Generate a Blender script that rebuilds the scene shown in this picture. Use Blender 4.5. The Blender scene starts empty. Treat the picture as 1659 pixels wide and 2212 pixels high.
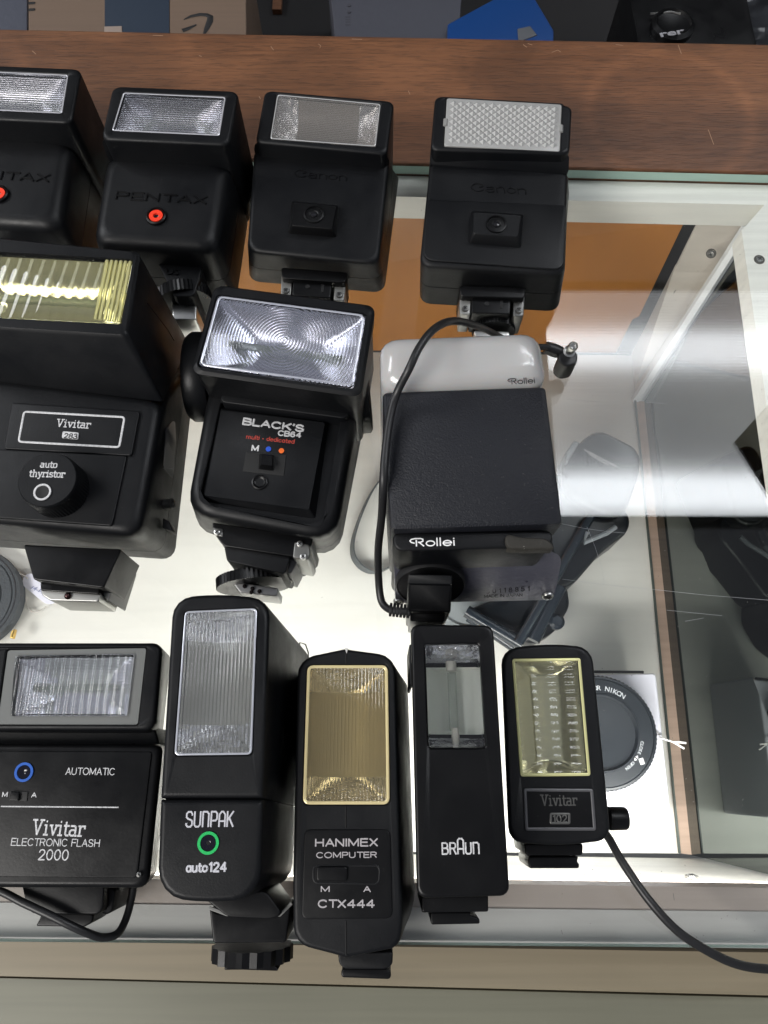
import bpy, math, random
from mathutils import Vector, Matrix
random.seed(7)
scn = bpy.context.scene
COL = scn.collection
# ------------------------------------------------------------ camera
H = 0.35                      # camera height above the glass top (z = 0)
TILT = math.radians(18.5)
cd = bpy.data.cameras.new('camera'); cam = bpy.data.objects.new('camera', cd); COL.objects.link(cam)
cam.location = (0, 0, H); cam.rotation_euler = (TILT, 0, 0)
cd.sensor_fit = 'VERTICAL'; cd.sensor_height = 24; cd.lens = 24*769/1024
cd.clip_start = .01; cd.clip_end = 50
scn.camera = cam
# ------------------------------------------------------------ world and lights
w = bpy.data.worlds.new('World'); scn.world = w; w.use_nodes = True
w.node_tree.nodes['Background'].inputs[0].default_value = (.86, .9, 1, 1)
w.node_tree.nodes['Background'].inputs[1].default_value = .24
def area(name, loc, target, sx, sy, power, col):
    l = bpy.data.lights.new(name, 'AREA'); l.shape = 'RECTANGLE'; l.size = sx; l.size_y = sy
    l.energy = power; l.color = col
    o = bpy.data.objects.new(name, l); COL.objects.link(o); o.location = loc
    o.rotation_euler = (Vector(target)-Vector(loc)).to_track_quat('-Z', 'Y').to_euler()
    return o
CEIL = 1.5
area('fill_light', (-1.3, -.9, CEIL), (0, .2, 0), 1.2, .6, 46, (1, .97, .93))  # added general fill from behind left, not a known lamp
area('fill_light', (-1.9, 1.0, CEIL), (0, .2, 0), 1.2, .6, 22, (.95, .97, 1))  # second added fill, cooler, from the far left
area('case_light', (.03, -.038, -.020), (.03, -.020, -.16), .30, .012, .98, (1, .985, .95))
scn.view_settings.view_transform = 'Standard'; scn.view_settings.look = 'None'
scn.view_settings.exposure = 0; scn.view_settings.gamma = 1
scn.render.engine = 'CYCLES'
scn.cycles.use_denoising = True
scn.cycles.max_bounces = 12; scn.cycles.transparent_max_bounces = 16
scn.cycles.transmission_bounces = 8; scn.cycles.glossy_bounces = 6; scn.cycles.diffuse_bounces = 4
scn.cycles.sample_clamp_indirect = 4; scn.cycles.blur_glossy = .6
scn.cycles.use_adaptive_sampling = True; scn.cycles.adaptive_threshold = .015

# ------------------------------------------------------------ geometry helpers
F = 1661.2; CX, CY = 829.5, 1106.0
cT, sT = math.cos(TILT), math.sin(TILT)
def ray(x, y):
    cx = (x-CX)/F; cy = -(y-CY)/F
    return Vector((cx, cy*cT+sT, cy*sT-cT))
def P(x, y, z=0.0):
    """point of the real scene at height z seen at photo position x, y (1659 x 2212 grid)"""
    d = ray(x, y); t = (z-H)/d.z
    return Vector((d.x*t, d.y*t, z))
def Ps(pts, z=0.0):
    return [P(p[0], p[1], p[2] if len(p) > 2 else z) for p in pts]
def on_ceiling(x, y, zc):
    g = P(x, y, 0); d = ray(x, y); t = zc/abs(d.z)
    return Vector((g.x+d.x*t, g.y+d.y*t, zc))
def ccw(c):
    return sum(c[i].x*c[(i+1) % len(c)].y-c[(i+1) % len(c)].x*c[i].y for i in range(len(c))) > 0
def inset(c, d):
    n = len(c); s = 1 if ccw(c) else -1; out = []
    for i in range(n):
        a, b, e = c[i-1], c[i], c[(i+1) % n]
        u = (b-a).xy.normalized(); v = (e-b).xy.normalized()
        nu = Vector((-u.y, u.x))*s; nv = Vector((-v.y, v.x))*s
        m = nu+nv; k = m.dot(nu)
        m = m/k if abs(k) > .2 else nu
        out.append(Vector((b.x+m.x*d, b.y+m.y*d, b.z)))
    return out
def atz(c, z): return [Vector((p.x, p.y, z)) for p in c]
def lift(c, dz): return [Vector((p.x, p.y, p.z+dz)) for p in c]
def ring(c, r=.003, n=5):
    out = []; N = len(c)
    for i in range(N):
        a, b, e = c[i-1], c[i], c[(i+1) % N]
        rr = r[i] if isinstance(r, (list, tuple)) else r
        la, le = (a-b).length, (e-b).length
        t = max(1e-5, min(rr, la*.49, le*.49))
        p0 = b+(a-b)/la*t; p2 = b+(e-b)/le*t
        for k in range(n):
            s = k/(n-1); w_ = .75
            den = (1-s)**2+2*w_*s*(1-s)+s*s
            out.append(((1-s)**2*p0+2*w_*s*(1-s)*b+s*s*p2)/den)
    return out
class M:
    """collects geometry for one mesh"""
    def __init__(s): s.v = []; s.f = []
    def add(s, vs, fs):
        o = len(s.v); s.v += [Vector(v) for v in vs]; s.f += [tuple(i+o for i in f) for f in fs]; return s
    def loft(s, rings, cap0=True, cap1=True):
        n = len(rings[0]); vs = [p for r in rings for p in r]; fs = []
        for k in range(len(rings)-1):
            for i in range(n):
                j = (i+1) % n
                fs.append((k*n+i, k*n+j, (k+1)*n+j, (k+1)*n+i))
        if cap0: fs.append(tuple(range(n))[::-1])
        if cap1: fs.append(tuple(range((len(rings)-1)*n, len(rings)*n)))
        return s.add(vs, fs)
    def tube(s, pts, r, n=8, flat=1.0, up=Vector((0, 0, 1)), closed=False):
        pts = [Vector(p) for p in pts]; rings = []
        for i, p in enumerate(pts):
            if closed: t = pts[(i+1) % len(pts)]-pts[i-1]
            else: t = pts[min(i+1, len(pts)-1)]-pts[max(i-1, 0)]
            t.normalize(); side = t.cross(up)
            if side.length < 1e-3: side = t.cross(Vector((1, 0, 0)))
            side.normalize(); u2 = side.cross(t).normalized()
            rr = r[i] if isinstance(r, list) else r
            rings.append([p+side*math.cos(2*math.pi*k/n)*rr+u2*math.sin(2*math.pi*k/n)*rr*flat for k in range(n)])
        if closed: rings.append(rings[0])
        return s.loft(rings, not closed, not closed)
    def disc(s, c, r, z0, z1, n=32, r2=None, ax=None, tooth=0, nt=0):
        """upright cylinder, or along ax"""
        c = Vector(c); r2 = r if r2 is None else r2; rings = []
        if ax is None: ax = Vector((0, 0, 1))
        ax = ax.normalized(); a = ax.orthogonal().normalized(); b = ax.cross(a)
        for (z, rr) in ((z0, r), (z1, r2)):
            rings.append([c+ax*z+(a*math.cos(2*math.pi*k/n)+b*math.sin(2*math.pi*k/n))*(rr+(tooth if nt and k % nt == 0 else 0)) for k in range(n)])
        return s.loft(rings)
    def turned(s, c, prof, n=32, ax=None):
        c = Vector(c)
        if ax is None: ax = Vector((0, 0, 1))
        ax = ax.normalized(); a = ax.orthogonal().normalized(); b = ax.cross(a)
        return s.loft([[c+ax*z+(a*math.cos(2*math.pi*k/n)+b*math.sin(2*math.pi*k/n))*rr for k in range(n)] for (rr, z) in prof])
    def box(s, a, b):
        x0, y0, z0 = a; x1, y1, z1 = b
        return s.loft([[Vector((x0, y0, z0)), Vector((x1, y0, z0)), Vector((x1, y1, z0)), Vector((x0, y1, z0))],
                       [Vector((x0, y0, z1)), Vector((x1, y0, z1)), Vector((x1, y1, z1)), Vector((x0, y1, z1))]])
    def slab(s, c, z0, r=.002, e=.0008, z1=None):
        """solid under the polygon c (its own heights or z1) down to z0, rounded top edge"""
        if z1 is not None: c = atz(c, z1)
        rs = [ring(atz(c, z0), r), ring(lift(c, -e), r)]
        for a in (.35, .7, 1.0):
            rs.append(ring(lift(inset(c, e*(1-math.cos(a*math.pi/2))), -e*(1-math.sin(a*math.pi/2))), r))
        return s.loft(rs)
class Thing:
    def __init__(s, name, label, cat, loc, rot=0, group=None):
        s.o = bpy.data.objects.new(name, None); COL.objects.link(s.o)
        s.o.empty_display_size = .01
        s.o.location = loc; s.o.rotation_euler = (0, 0, rot)
        s.o['label'] = label; s.o['category'] = cat
        if group: s.o['group'] = group
        s.mi = (Matrix.Translation(Vector(loc)) @ Matrix.Rotation(rot, 4, 'Z')).inverted()
    def part(s, name, m, mat, parent=None, sharp=38, label=None, flat=False):
        o = mesh_obj(name, m, mat, s.mi, sharp, flat); o.parent = parent or s.o
        if label: o['label'] = label
        return o
def mesh_obj(name, m, mat, mi=None, sharp=38, flat=False):
    me = bpy.data.meshes.new(name)
    vs = [mi @ v for v in m.v] if mi else m.v
    me.from_pydata([tuple(v) for v in vs], [], m.f)
    import bmesh
    bm = bmesh.new(); bm.from_mesh(me)
    bmesh.ops.remove_doubles(bm, verts=bm.verts, dist=1e-7)
    bmesh.ops.recalc_face_normals(bm, faces=bm.faces); bm.to_mesh(me); bm.free()
    for mm in (mat if isinstance(mat, (list, tuple)) else [mat]): me.materials.append(mm)
    if not flat:
        me.shade_smooth(); me.set_sharp_from_angle(angle=math.radians(sharp))
    o = bpy.data.objects.new(name, me); COL.objects.link(o); return o
def tagged(o, label, cat, group=None, kind=None):
    if label: o['label'] = label
    if cat: o['category'] = cat
    if group: o['group'] = group
    if kind: o['kind'] = kind
    return o
def solo(name, m, mat, label, cat, group=None, kind=None, sharp=38, flat=False):
    """a thing that is one mesh, origin at its base centre"""
    n = len(m.v); c = Vector((sum(v.x for v in m.v)/n, sum(v.y for v in m.v)/n, min(v.z for v in m.v)))
    o = mesh_obj(name, m, mat, Matrix.Translation(c).inverted(), sharp, flat); o.location = c
    return tagged(o, label, cat, group, kind)

# ------------------------------------------------------------ materials
def mat(name, col, rough=.5, metal=0, spec=.5, trans=0, ior=1.49, coat=0, bump=None, var=0, varscale=60, sss=0):
    m = bpy.data.materials.new(name); m.use_nodes = True; nt = m.node_tree; b = nt.nodes['Principled BSDF']
    b.inputs['Base Color'].default_value = (*col, 1); b.inputs['Roughness'].default_value = rough
    b.inputs['Metallic'].default_value = metal; b.inputs['Specular IOR Level'].default_value = spec
    b.inputs['Transmission Weight'].default_value = trans; b.inputs['IOR'].default_value = ior
    b.inputs['Coat Weight'].default_value = coat; b.inputs['Coat Roughness'].default_value = .08
    if sss:
        b.inputs['Subsurface Weight'].default_value = sss; b.inputs['Subsurface Scale'].default_value = .004
    tc = nt.nodes.new('ShaderNodeTexCoord')
    if bump:
        sc, dist = bump
        n = nt.nodes.new('ShaderNodeTexNoise'); n.inputs['Scale'].default_value = sc; n.inputs['Detail'].default_value = 3
        bp = nt.nodes.new('ShaderNodeBump'); bp.inputs['Distance'].default_value = dist; bp.inputs['Strength'].default_value = 1
        nt.links.new(tc.outputs['Object'], n.inputs['Vector']); nt.links.new(n.outputs['Fac'], bp.inputs['Height'])
        nt.links.new(bp.outputs['Normal'], b.inputs['Normal'])
    if var:
        n = nt.nodes.new('ShaderNodeTexNoise'); n.inputs['Scale'].default_value = varscale; n.inputs['Detail'].default_value = 6
        n.inputs['Roughness'].default_value = .65
        mr = nt.nodes.new('ShaderNodeMapRange'); mr.inputs[1].default_value = .3; mr.inputs[2].default_value = .7
        mr.inputs[3].default_value = rough-var; mr.inputs[4].default_value = rough+var
        nt.links.new(tc.outputs['Object'], n.inputs['Vector']); nt.links.new(n.outputs['Fac'], mr.inputs[0])
        nt.links.new(mr.outputs[0], b.inputs['Roughness'])
    return m
def dusty(name, col, rough, bump, amount=.03, var=.08, spec=.28):
    """black plastic with fine dust specks and handling wear"""
    m = mat(name, col, rough, bump=bump, var=var*1.5, varscale=38, spec=spec); nt = m.node_tree; b = nt.nodes['Principled BSDF']
    tc = nt.nodes.new('ShaderNodeTexCoord')
    n = nt.nodes.new('ShaderNodeTexNoise'); n.inputs['Scale'].default_value = 900; n.inputs['Detail'].default_value = 2
    n2 = nt.nodes.new('ShaderNodeTexNoise'); n2.inputs['Scale'].default_value = 30; n2.inputs['Detail'].default_value = 4
    r = nt.nodes.new('ShaderNodeMapRange'); r.inputs[1].default_value = .70; r.inputs[2].default_value = .78
    r2 = nt.nodes.new('ShaderNodeMapRange'); r2.inputs[1].default_value = .45; r2.inputs[2].default_value = .8
    ad = nt.nodes.new('ShaderNodeMath'); ad.operation = 'MULTIPLY_ADD'; ad.inputs[1].default_value = amount*3; 
    mx = nt.nodes.new('ShaderNodeMix'); mx.data_type = 'RGBA'
    mx.inputs[6].default_value = (*col, 1); mx.inputs[7].default_value = (.45, .43, .4, 1)
    ml = nt.nodes.new('ShaderNodeMath'); ml.operation = 'MULTIPLY'; ml.inputs[1].default_value = amount*.5
    nt.links.new(tc.outputs['Object'], n.inputs['Vector']); nt.links.new(tc.outputs['Object'], n2.inputs['Vector'])
    nt.links.new(n.outputs['Fac'], r.inputs[0]); nt.links.new(n2.outputs['Fac'], r2.inputs[0])
    nt.links.new(r2.outputs[0], ml.inputs[0]); nt.links.new(r.outputs[0], ad.inputs[0]); nt.links.new(ml.outputs[0], ad.inputs[2])
    nt.links.new(ad.outputs[0], mx.inputs[0]); nt.links.new(mx.outputs[2], b.inputs['Base Color'])
    return m
BLK = dusty('black_plastic', (.0032, .0036, .0046), .46, (1400, .00004), .008)
BLK2 = dusty('black_plastic_satin', (.0026, .0027, .0032), .34, (900, .00002), .006, .06)
GRAIN = dusty('grained_black_plastic', (.011, .012, .016), .42, (1500, .00030), .03, .06)
DEEP = mat('black_recess', (.004, .004, .004), .6)
RUB = mat('black_rubber', (.012, .012, .013), .42, bump=(600, .00003))
WHT = None
GRYP = mat('grey_print', (.36, .34, .35), .5)
SIL = mat('brushed_metal', (.62, .62, .60), .3, 1, bump=(300, .00003))
DARKM = mat('dark_metal', (.16, .16, .155), .35, .8)
REDM = mat('red_ring_paint', (.85, .045, .015), .4)
BLUEM = mat('blue_ring_paint', (.01, .09, .42), .4)
BLUED = mat('blue_dot_paint', (.02, .08, .5), .4)
ORANGED = mat('orange_dot_paint', (.75, .14, .02), .4)
GREENM = mat('green_ring_paint', (.01, .42, .10), .4)
REDP = mat('red_print', (.38, .035, .02), .5)
MIRR = mat('reflector_foil', (.92, .92, .94), .15, .92, bump=(40, .00018))
MIRY = mat('warm_reflector_foil', (.90, .88, .78), .14, .9, bump=(60, .0004))
FOIL = mat('bright_crinkled_foil', (.97, .97, 1), .07, 1, bump=(120, .0016))
SATIN = mat('satin_grey_reflector', (.40, .40, .37), .42, .5)
SATINY = mat('satin_tan_reflector', (.40, .37, .30), .40, .6)
SATINB = mat('satin_brown_grey_reflector', (.24, .22, .205), .45, .5)
TUBE = mat('frosted_tube', (.62, .66, .60), .15, trans=.7)
CREAM = mat('ceramic', (.42, .41, .36), .3)
MILK = mat('milky_plastic', (.40, .395, .39), .2, coat=.5, sss=.2)
def lensmat(name, tint, pattern, pitch, amp, rough=.02, haze=0.0, pattern2=None):
    """clear plastic with moulded ribs. pattern: X / Y bands or rings, metres"""
    m = bpy.data.materials.new(name); m.use_nodes = True; nt = m.node_tree; b = nt.nodes['Principled BSDF']
    b.inputs['Base Color'].default_value = (*tint, 1); b.inputs['Transmission Weight'].default_value = 1-haze
    b.inputs['Roughness'].default_value = rough; b.inputs['IOR'].default_value = 1.49
    tc = nt.nodes.new('ShaderNodeTexCoord'); h = None
    for (pt, pi, am) in [(pattern, pitch, amp)]+(pattern2 or []):
        wv = nt.nodes.new('ShaderNodeTexWave'); wv.inputs['Scale'].default_value = 2*math.pi/(20*pi)
        wv.inputs['Distortion'].default_value = 0
        if pt == 'R': wv.wave_type = 'RINGS'; wv.rings_direction = 'Z'
        else: wv.wave_type = 'BANDS'; wv.bands_direction = pt
        nt.links.new(tc.outputs['Object'], wv.inputs['Vector'])
        ml = nt.nodes.new('ShaderNodeMath'); ml.operation = 'MULTIPLY'; ml.inputs[1].default_value = am
        nt.links.new(wv.outputs['Fac'], ml.inputs[0])
        if h is None: h = ml.outputs[0]
        else:
            a = nt.nodes.new('ShaderNodeMath'); nt.links.new(h, a.inputs[0]); nt.links.new(ml.outputs[0], a.inputs[1]); h = a.outputs[0]
    bp = nt.nodes.new('ShaderNodeBump'); bp.inputs['Strength'].default_value = 1; bp.inputs['Distance'].default_value = 1
    nt.links.new(h, bp.inputs['Height']); nt.links.new(bp.outputs['Normal'], b.inputs['Normal'])
    return m
_sp = P(1440, 225, 0); stain_at = (_sp.x, _sp.y-.1-.01, .2)
def wood(name, c0, c1, c2, rough=.38, sc=1.0, blotch=.5, stain=0):
    m = bpy.data.materials.new(name); m.use_nodes = True; nt = m.node_tree; b = nt.nodes['Principled BSDF']
    tc = nt.nodes.new('ShaderNodeTexCoord'); mp = nt.nodes.new('ShaderNodeMapping')
    mp.inputs['Scale'].default_value = (7*sc, 190*sc, 60*sc); nt.links.new(tc.outputs['Object'], mp.inputs[0])
    n = nt.nodes.new('ShaderNodeTexNoise'); n.inputs['Scale'].default_value = 1.6; n.inputs['Detail'].default_value = 8; n.inputs['Roughness'].default_value = .68
    n.inputs['Distortion'].default_value = .6
    nt.links.new(mp.outputs[0], n.inputs['Vector'])
    mp2 = nt.nodes.new('ShaderNodeMapping'); mp2.inputs['Scale'].default_value = (6*sc, 11*sc, 9*sc); nt.links.new(tc.outputs['Object'], mp2.inputs[0])
    n2 = nt.nodes.new('ShaderNodeTexNoise'); n2.inputs['Scale'].default_value = 1; n2.inputs['Detail'].default_value = 3
    nt.links.new(mp2.outputs[0], n2.inputs['Vector'])
    mx = nt.nodes.new('ShaderNodeMath'); mx.operation = 'MULTIPLY_ADD'; mx.inputs[1].default_value = blotch
    nt.links.new(n2.outputs['Fac'], mx.inputs[0])
    m1 = nt.nodes.new('ShaderNodeMath'); m1.operation = 'MULTIPLY'; m1.inputs[1].default_value = 1-blotch
    nt.links.new(n.outputs['Fac'], m1.inputs[0]); nt.links.new(m1.outputs[0], mx.inputs[2])
    cr = nt.nodes.new('ShaderNodeValToRGB'); e = cr.color_ramp.elements
    e[0].position = .36; e[0].color = (*c0, 1); e[1].position = .66; e[1].color = (*c2, 1)
    k = e.new(.5); k.color = (*c1, 1)
    nt.links.new(mx.outputs[0], cr.inputs[0])
    # pores
    mp3 = nt.nodes.new('ShaderNodeMapping'); mp3.inputs['Scale'].default_value = (110*sc, 1500*sc, 300*sc); nt.links.new(tc.outputs['Object'], mp3.inputs[0])
    n3 = nt.nodes.new('ShaderNodeTexNoise'); n3.inputs['Scale'].default_value = 1; n3.inputs['Detail'].default_value = 2
    nt.links.new(mp3.outputs[0], n3.inputs['Vector'])
    r3 = nt.nodes.new('ShaderNodeMapRange'); r3.inputs[1].default_value = .36; r3.inputs[2].default_value = .5; r3.inputs[3].default_value = .68; r3.inputs[4].default_value = 1
    nt.links.new(n3.outputs['Fac'], r3.inputs[0])
    mc = nt.nodes.new('ShaderNodeMix'); mc.data_type = 'RGBA'; mc.blend_type = 'MULTIPLY'; mc.inputs[0].default_value = 1
    nt.links.new(cr.outputs[0], mc.inputs[6]); nt.links.new(r3.outputs[0], mc.inputs[7])
    col = mc.outputs[2]
    if stain:      # old cup rings and paler worn patches in the varnish
        ns = nt.nodes.new('ShaderNodeTexNoise'); ns.inputs['Scale'].default_value = 9; ns.inputs['Detail'].default_value = 3; ns.inputs['Distortion'].default_value = 1.2
        nt.links.new(tc.outputs['Object'], ns.inputs['Vector'])
        rs = nt.nodes.new('ShaderNodeMapRange'); rs.interpolation_type = 'SMOOTHSTEP'
        rs.inputs[1].default_value = .43; rs.inputs[2].default_value = .60; rs.inputs[3].default_value = 1-stain; rs.inputs[4].default_value = 1+stain
        nt.links.new(ns.outputs['Fac'], rs.inputs[0])
        vd = nt.nodes.new('ShaderNodeVectorMath'); vd.operation = 'DISTANCE'; vd.inputs[1].default_value = stain_at
        nt.links.new(tc.outputs['Object'], vd.inputs[0])
        sb = nt.nodes.new('ShaderNodeMath'); sb.operation = 'SUBTRACT'; sb.inputs[1].default_value = .047; nt.links.new(vd.outputs['Value'], sb.inputs[0])
        ab = nt.nodes.new('ShaderNodeMath'); ab.operation = 'ABSOLUTE'; nt.links.new(sb.outputs[0], ab.inputs[0])
        rr = nt.nodes.new('ShaderNodeMapRange'); rr.interpolation_type = 'SMOOTHSTEP'; rr.inputs[1].default_value = 0; rr.inputs[2].default_value = .007; rr.inputs[3].default_value = 1.3; rr.inputs[4].default_value = 1
        nt.links.new(ab.outputs[0], rr.inputs[0])
        mu = nt.nodes.new('ShaderNodeMath'); mu.operation = 'MULTIPLY'; nt.links.new(rs.outputs[0], mu.inputs[0]); nt.links.new(rr.outputs[0], mu.inputs[1])
        m5 = nt.nodes.new('ShaderNodeVectorMath'); m5.operation = 'SCALE'; nt.links.new(col, m5.inputs[0]); nt.links.new(mu.outputs[0], m5.inputs['Scale']); col = m5.outputs[0]
    nt.links.new(col, b.inputs['Base Color'])
    b.inputs['Roughness'].default_value = rough
    bp = nt.nodes.new('ShaderNodeBump'); bp.inputs['Distance'].default_value = .0002; nt.links.new(r3.outputs[0], bp.inputs['Height']); nt.links.new(bp.outputs['Normal'], b.inputs['Normal'])
    return m
def painted(name, col, rough=.45, streak=.06, scale=(6, 220, 60)):
    m = mat(name, col, rough); nt = m.node_tree; b = nt.nodes['Principled BSDF']
    tc = nt.nodes.new('ShaderNodeTexCoord'); mp = nt.nodes.new('ShaderNodeMapping'); mp.inputs['Scale'].default_value = scale
    n = nt.nodes.new('ShaderNodeTexNoise'); n.inputs['Scale'].default_value = 1.3; n.inputs['Detail'].default_value = 6
    nt.links.new(tc.outputs['Object'], mp.inputs[0]); nt.links.new(mp.outputs[0], n.inputs['Vector'])
    cr = nt.nodes.new('ShaderNodeValToRGB'); e = cr.color_ramp.elements
    e[0].position = .3; e[0].color = (*[c*(1-streak*2.2) for c in col], 1); e[1].position = .6; e[1].color = (*col, 1)
    nt.links.new(n.outputs['Fac'], cr.inputs[0]); nt.links.new(cr.outputs[0], b.inputs['Base Color'])
    return m
def thinglass(name, tint, rough=0.0, f0=.043, body=0.0, bodycol=(.5, .5, .5)):
    m = bpy.data.materials.new(name); m.use_nodes = True; nt = m.node_tree; nt.nodes.remove(nt.nodes['Principled BSDF'])
    out = nt.nodes['Material Output']; tr = nt.nodes.new('ShaderNodeBsdfTransparent'); tr.inputs[0].default_value = (*tint, 1)
    gl = nt.nodes.new('ShaderNodeBsdfGlossy'); gl.inputs['Roughness'].default_value = rough
    lw = nt.nodes.new('ShaderNodeLayerWeight'); lw.inputs[0].default_value = .5
    pw = nt.nodes.new('ShaderNodeMath'); pw.operation = 'POWER'; pw.inputs[1].default_value = 5
    ma = nt.nodes.new('ShaderNodeMath'); ma.operation = 'MULTIPLY_ADD'; ma.inputs[1].default_value = 1-f0; ma.inputs[2].default_value = f0
    mx = nt.nodes.new('ShaderNodeMixShader')
    nt.links.new(lw.outputs['Facing'], pw.inputs[0]); nt.links.new(pw.outputs[0], ma.inputs[0])
    nt.links.new(ma.outputs[0], mx.inputs[0]); nt.links.new(tr.outputs[0], mx.inputs[1]); nt.links.new(gl.outputs[0], mx.inputs[2])
    nt.links.new(mx.outputs[0], out.inputs[0]); return m
WHT = painted('white_print', (.60, .60, .61), .5, .16, (900, 900, 900))
GLASS = thinglass('case_glass', (.975, .985, .98), .012)
GEDGE = mat('glass_edge_green', (.36, .50, .44), .3)
WOOD = wood('stained_wood', (.078, .031, .013), (.125, .051, .021), (.185, .079, .034), .55, stain=.17)
WOODO = painted('orange_varnished_wood', (.45, .185, .045), .3, .13, (9, 14, 1.5))
WPAINT = painted('white_painted_wood', (.78, .77, .72))
WFLOOR = painted('white_shelf_board', (.72, .71, .665), .5, .045, (5, 60, 10))
CREAMP = painted('cream_painted_post', (.58, .53, .47), .5, .03)
RAILP = painted('grey_brown_rail_paint', (.37, .315, .285), .45, .04)
RAILG = painted('grey_rail_paint', (.42, .405, .395), .45, .04)
BEIGE = painted('beige_laminate', (.235, .198, .135), .5, .05)
OLIVE = painted('olive_grey_laminate', (.165, .162, .12), .5, .05)
BROWNL = painted('brown_ledge', (.42, .30, .23), .5, .08)

# ------------------------------------------------------------ lettering
_cache = {}
def font_mesh(txt, bold, shear=0):
    k = (txt, bold, shear)
    if k in _cache: return _cache[k]
    cu = bpy.data.curves.new('t', 'FONT'); cu.body = txt; cu.size = 1; cu.extrude = .02; cu.offset = bold; cu.shear = shear
    cu.resolution_u = 3
    o = bpy.data.objects.new('t', cu); COL.objects.link(o)
    dg = bpy.context.evaluated_depsgraph_get(); me = bpy.data.meshes.new_from_object(o.evaluated_get(dg))
    vs = [v.co.copy() for v in me.vertices]; fs = [tuple(p.vertices) for p in me.polygons]
    bpy.data.objects.remove(o); bpy.data.curves.remove(cu); bpy.data.meshes.remove(me)
    _cache[k] = (vs, fs); return vs, fs
def words(m, txt, p0, p1, cap, z, bold=.0, shear=0, thick=.0003):
    """flat raised lettering, baseline from p0 to p1 (photo grid) at height z"""
    vs, fs = font_mesh(txt, bold, shear)
    x0 = min(v.x for v in vs); x1 = max(v.x for v in vs)
    O = P(*p0, z); R = P(*p1, z); d = R-O; L = d.length
    U = Vector((-d.y, d.x, 0)).normalized()*(cap*L/math.hypot(p1[0]-p0[0], p1[1]-p0[1]))
    m.add([O+d*((v.x-x0)/(x1-x0))+U*(v.y/.72)+Vector((0, 0, thick if v.z > 0 else -thick*.5)) for v in vs], fs)
    return m
def arc(cx, cy, rx, ry, a0, a1, n=10):
    return [(cx+rx*math.cos(math.radians(a0+(a1-a0)*i/n)), cy+ry*math.sin(math.radians(a0+(a1-a0)*i/n))) for i in range(n+1)]
X = .66
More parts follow.
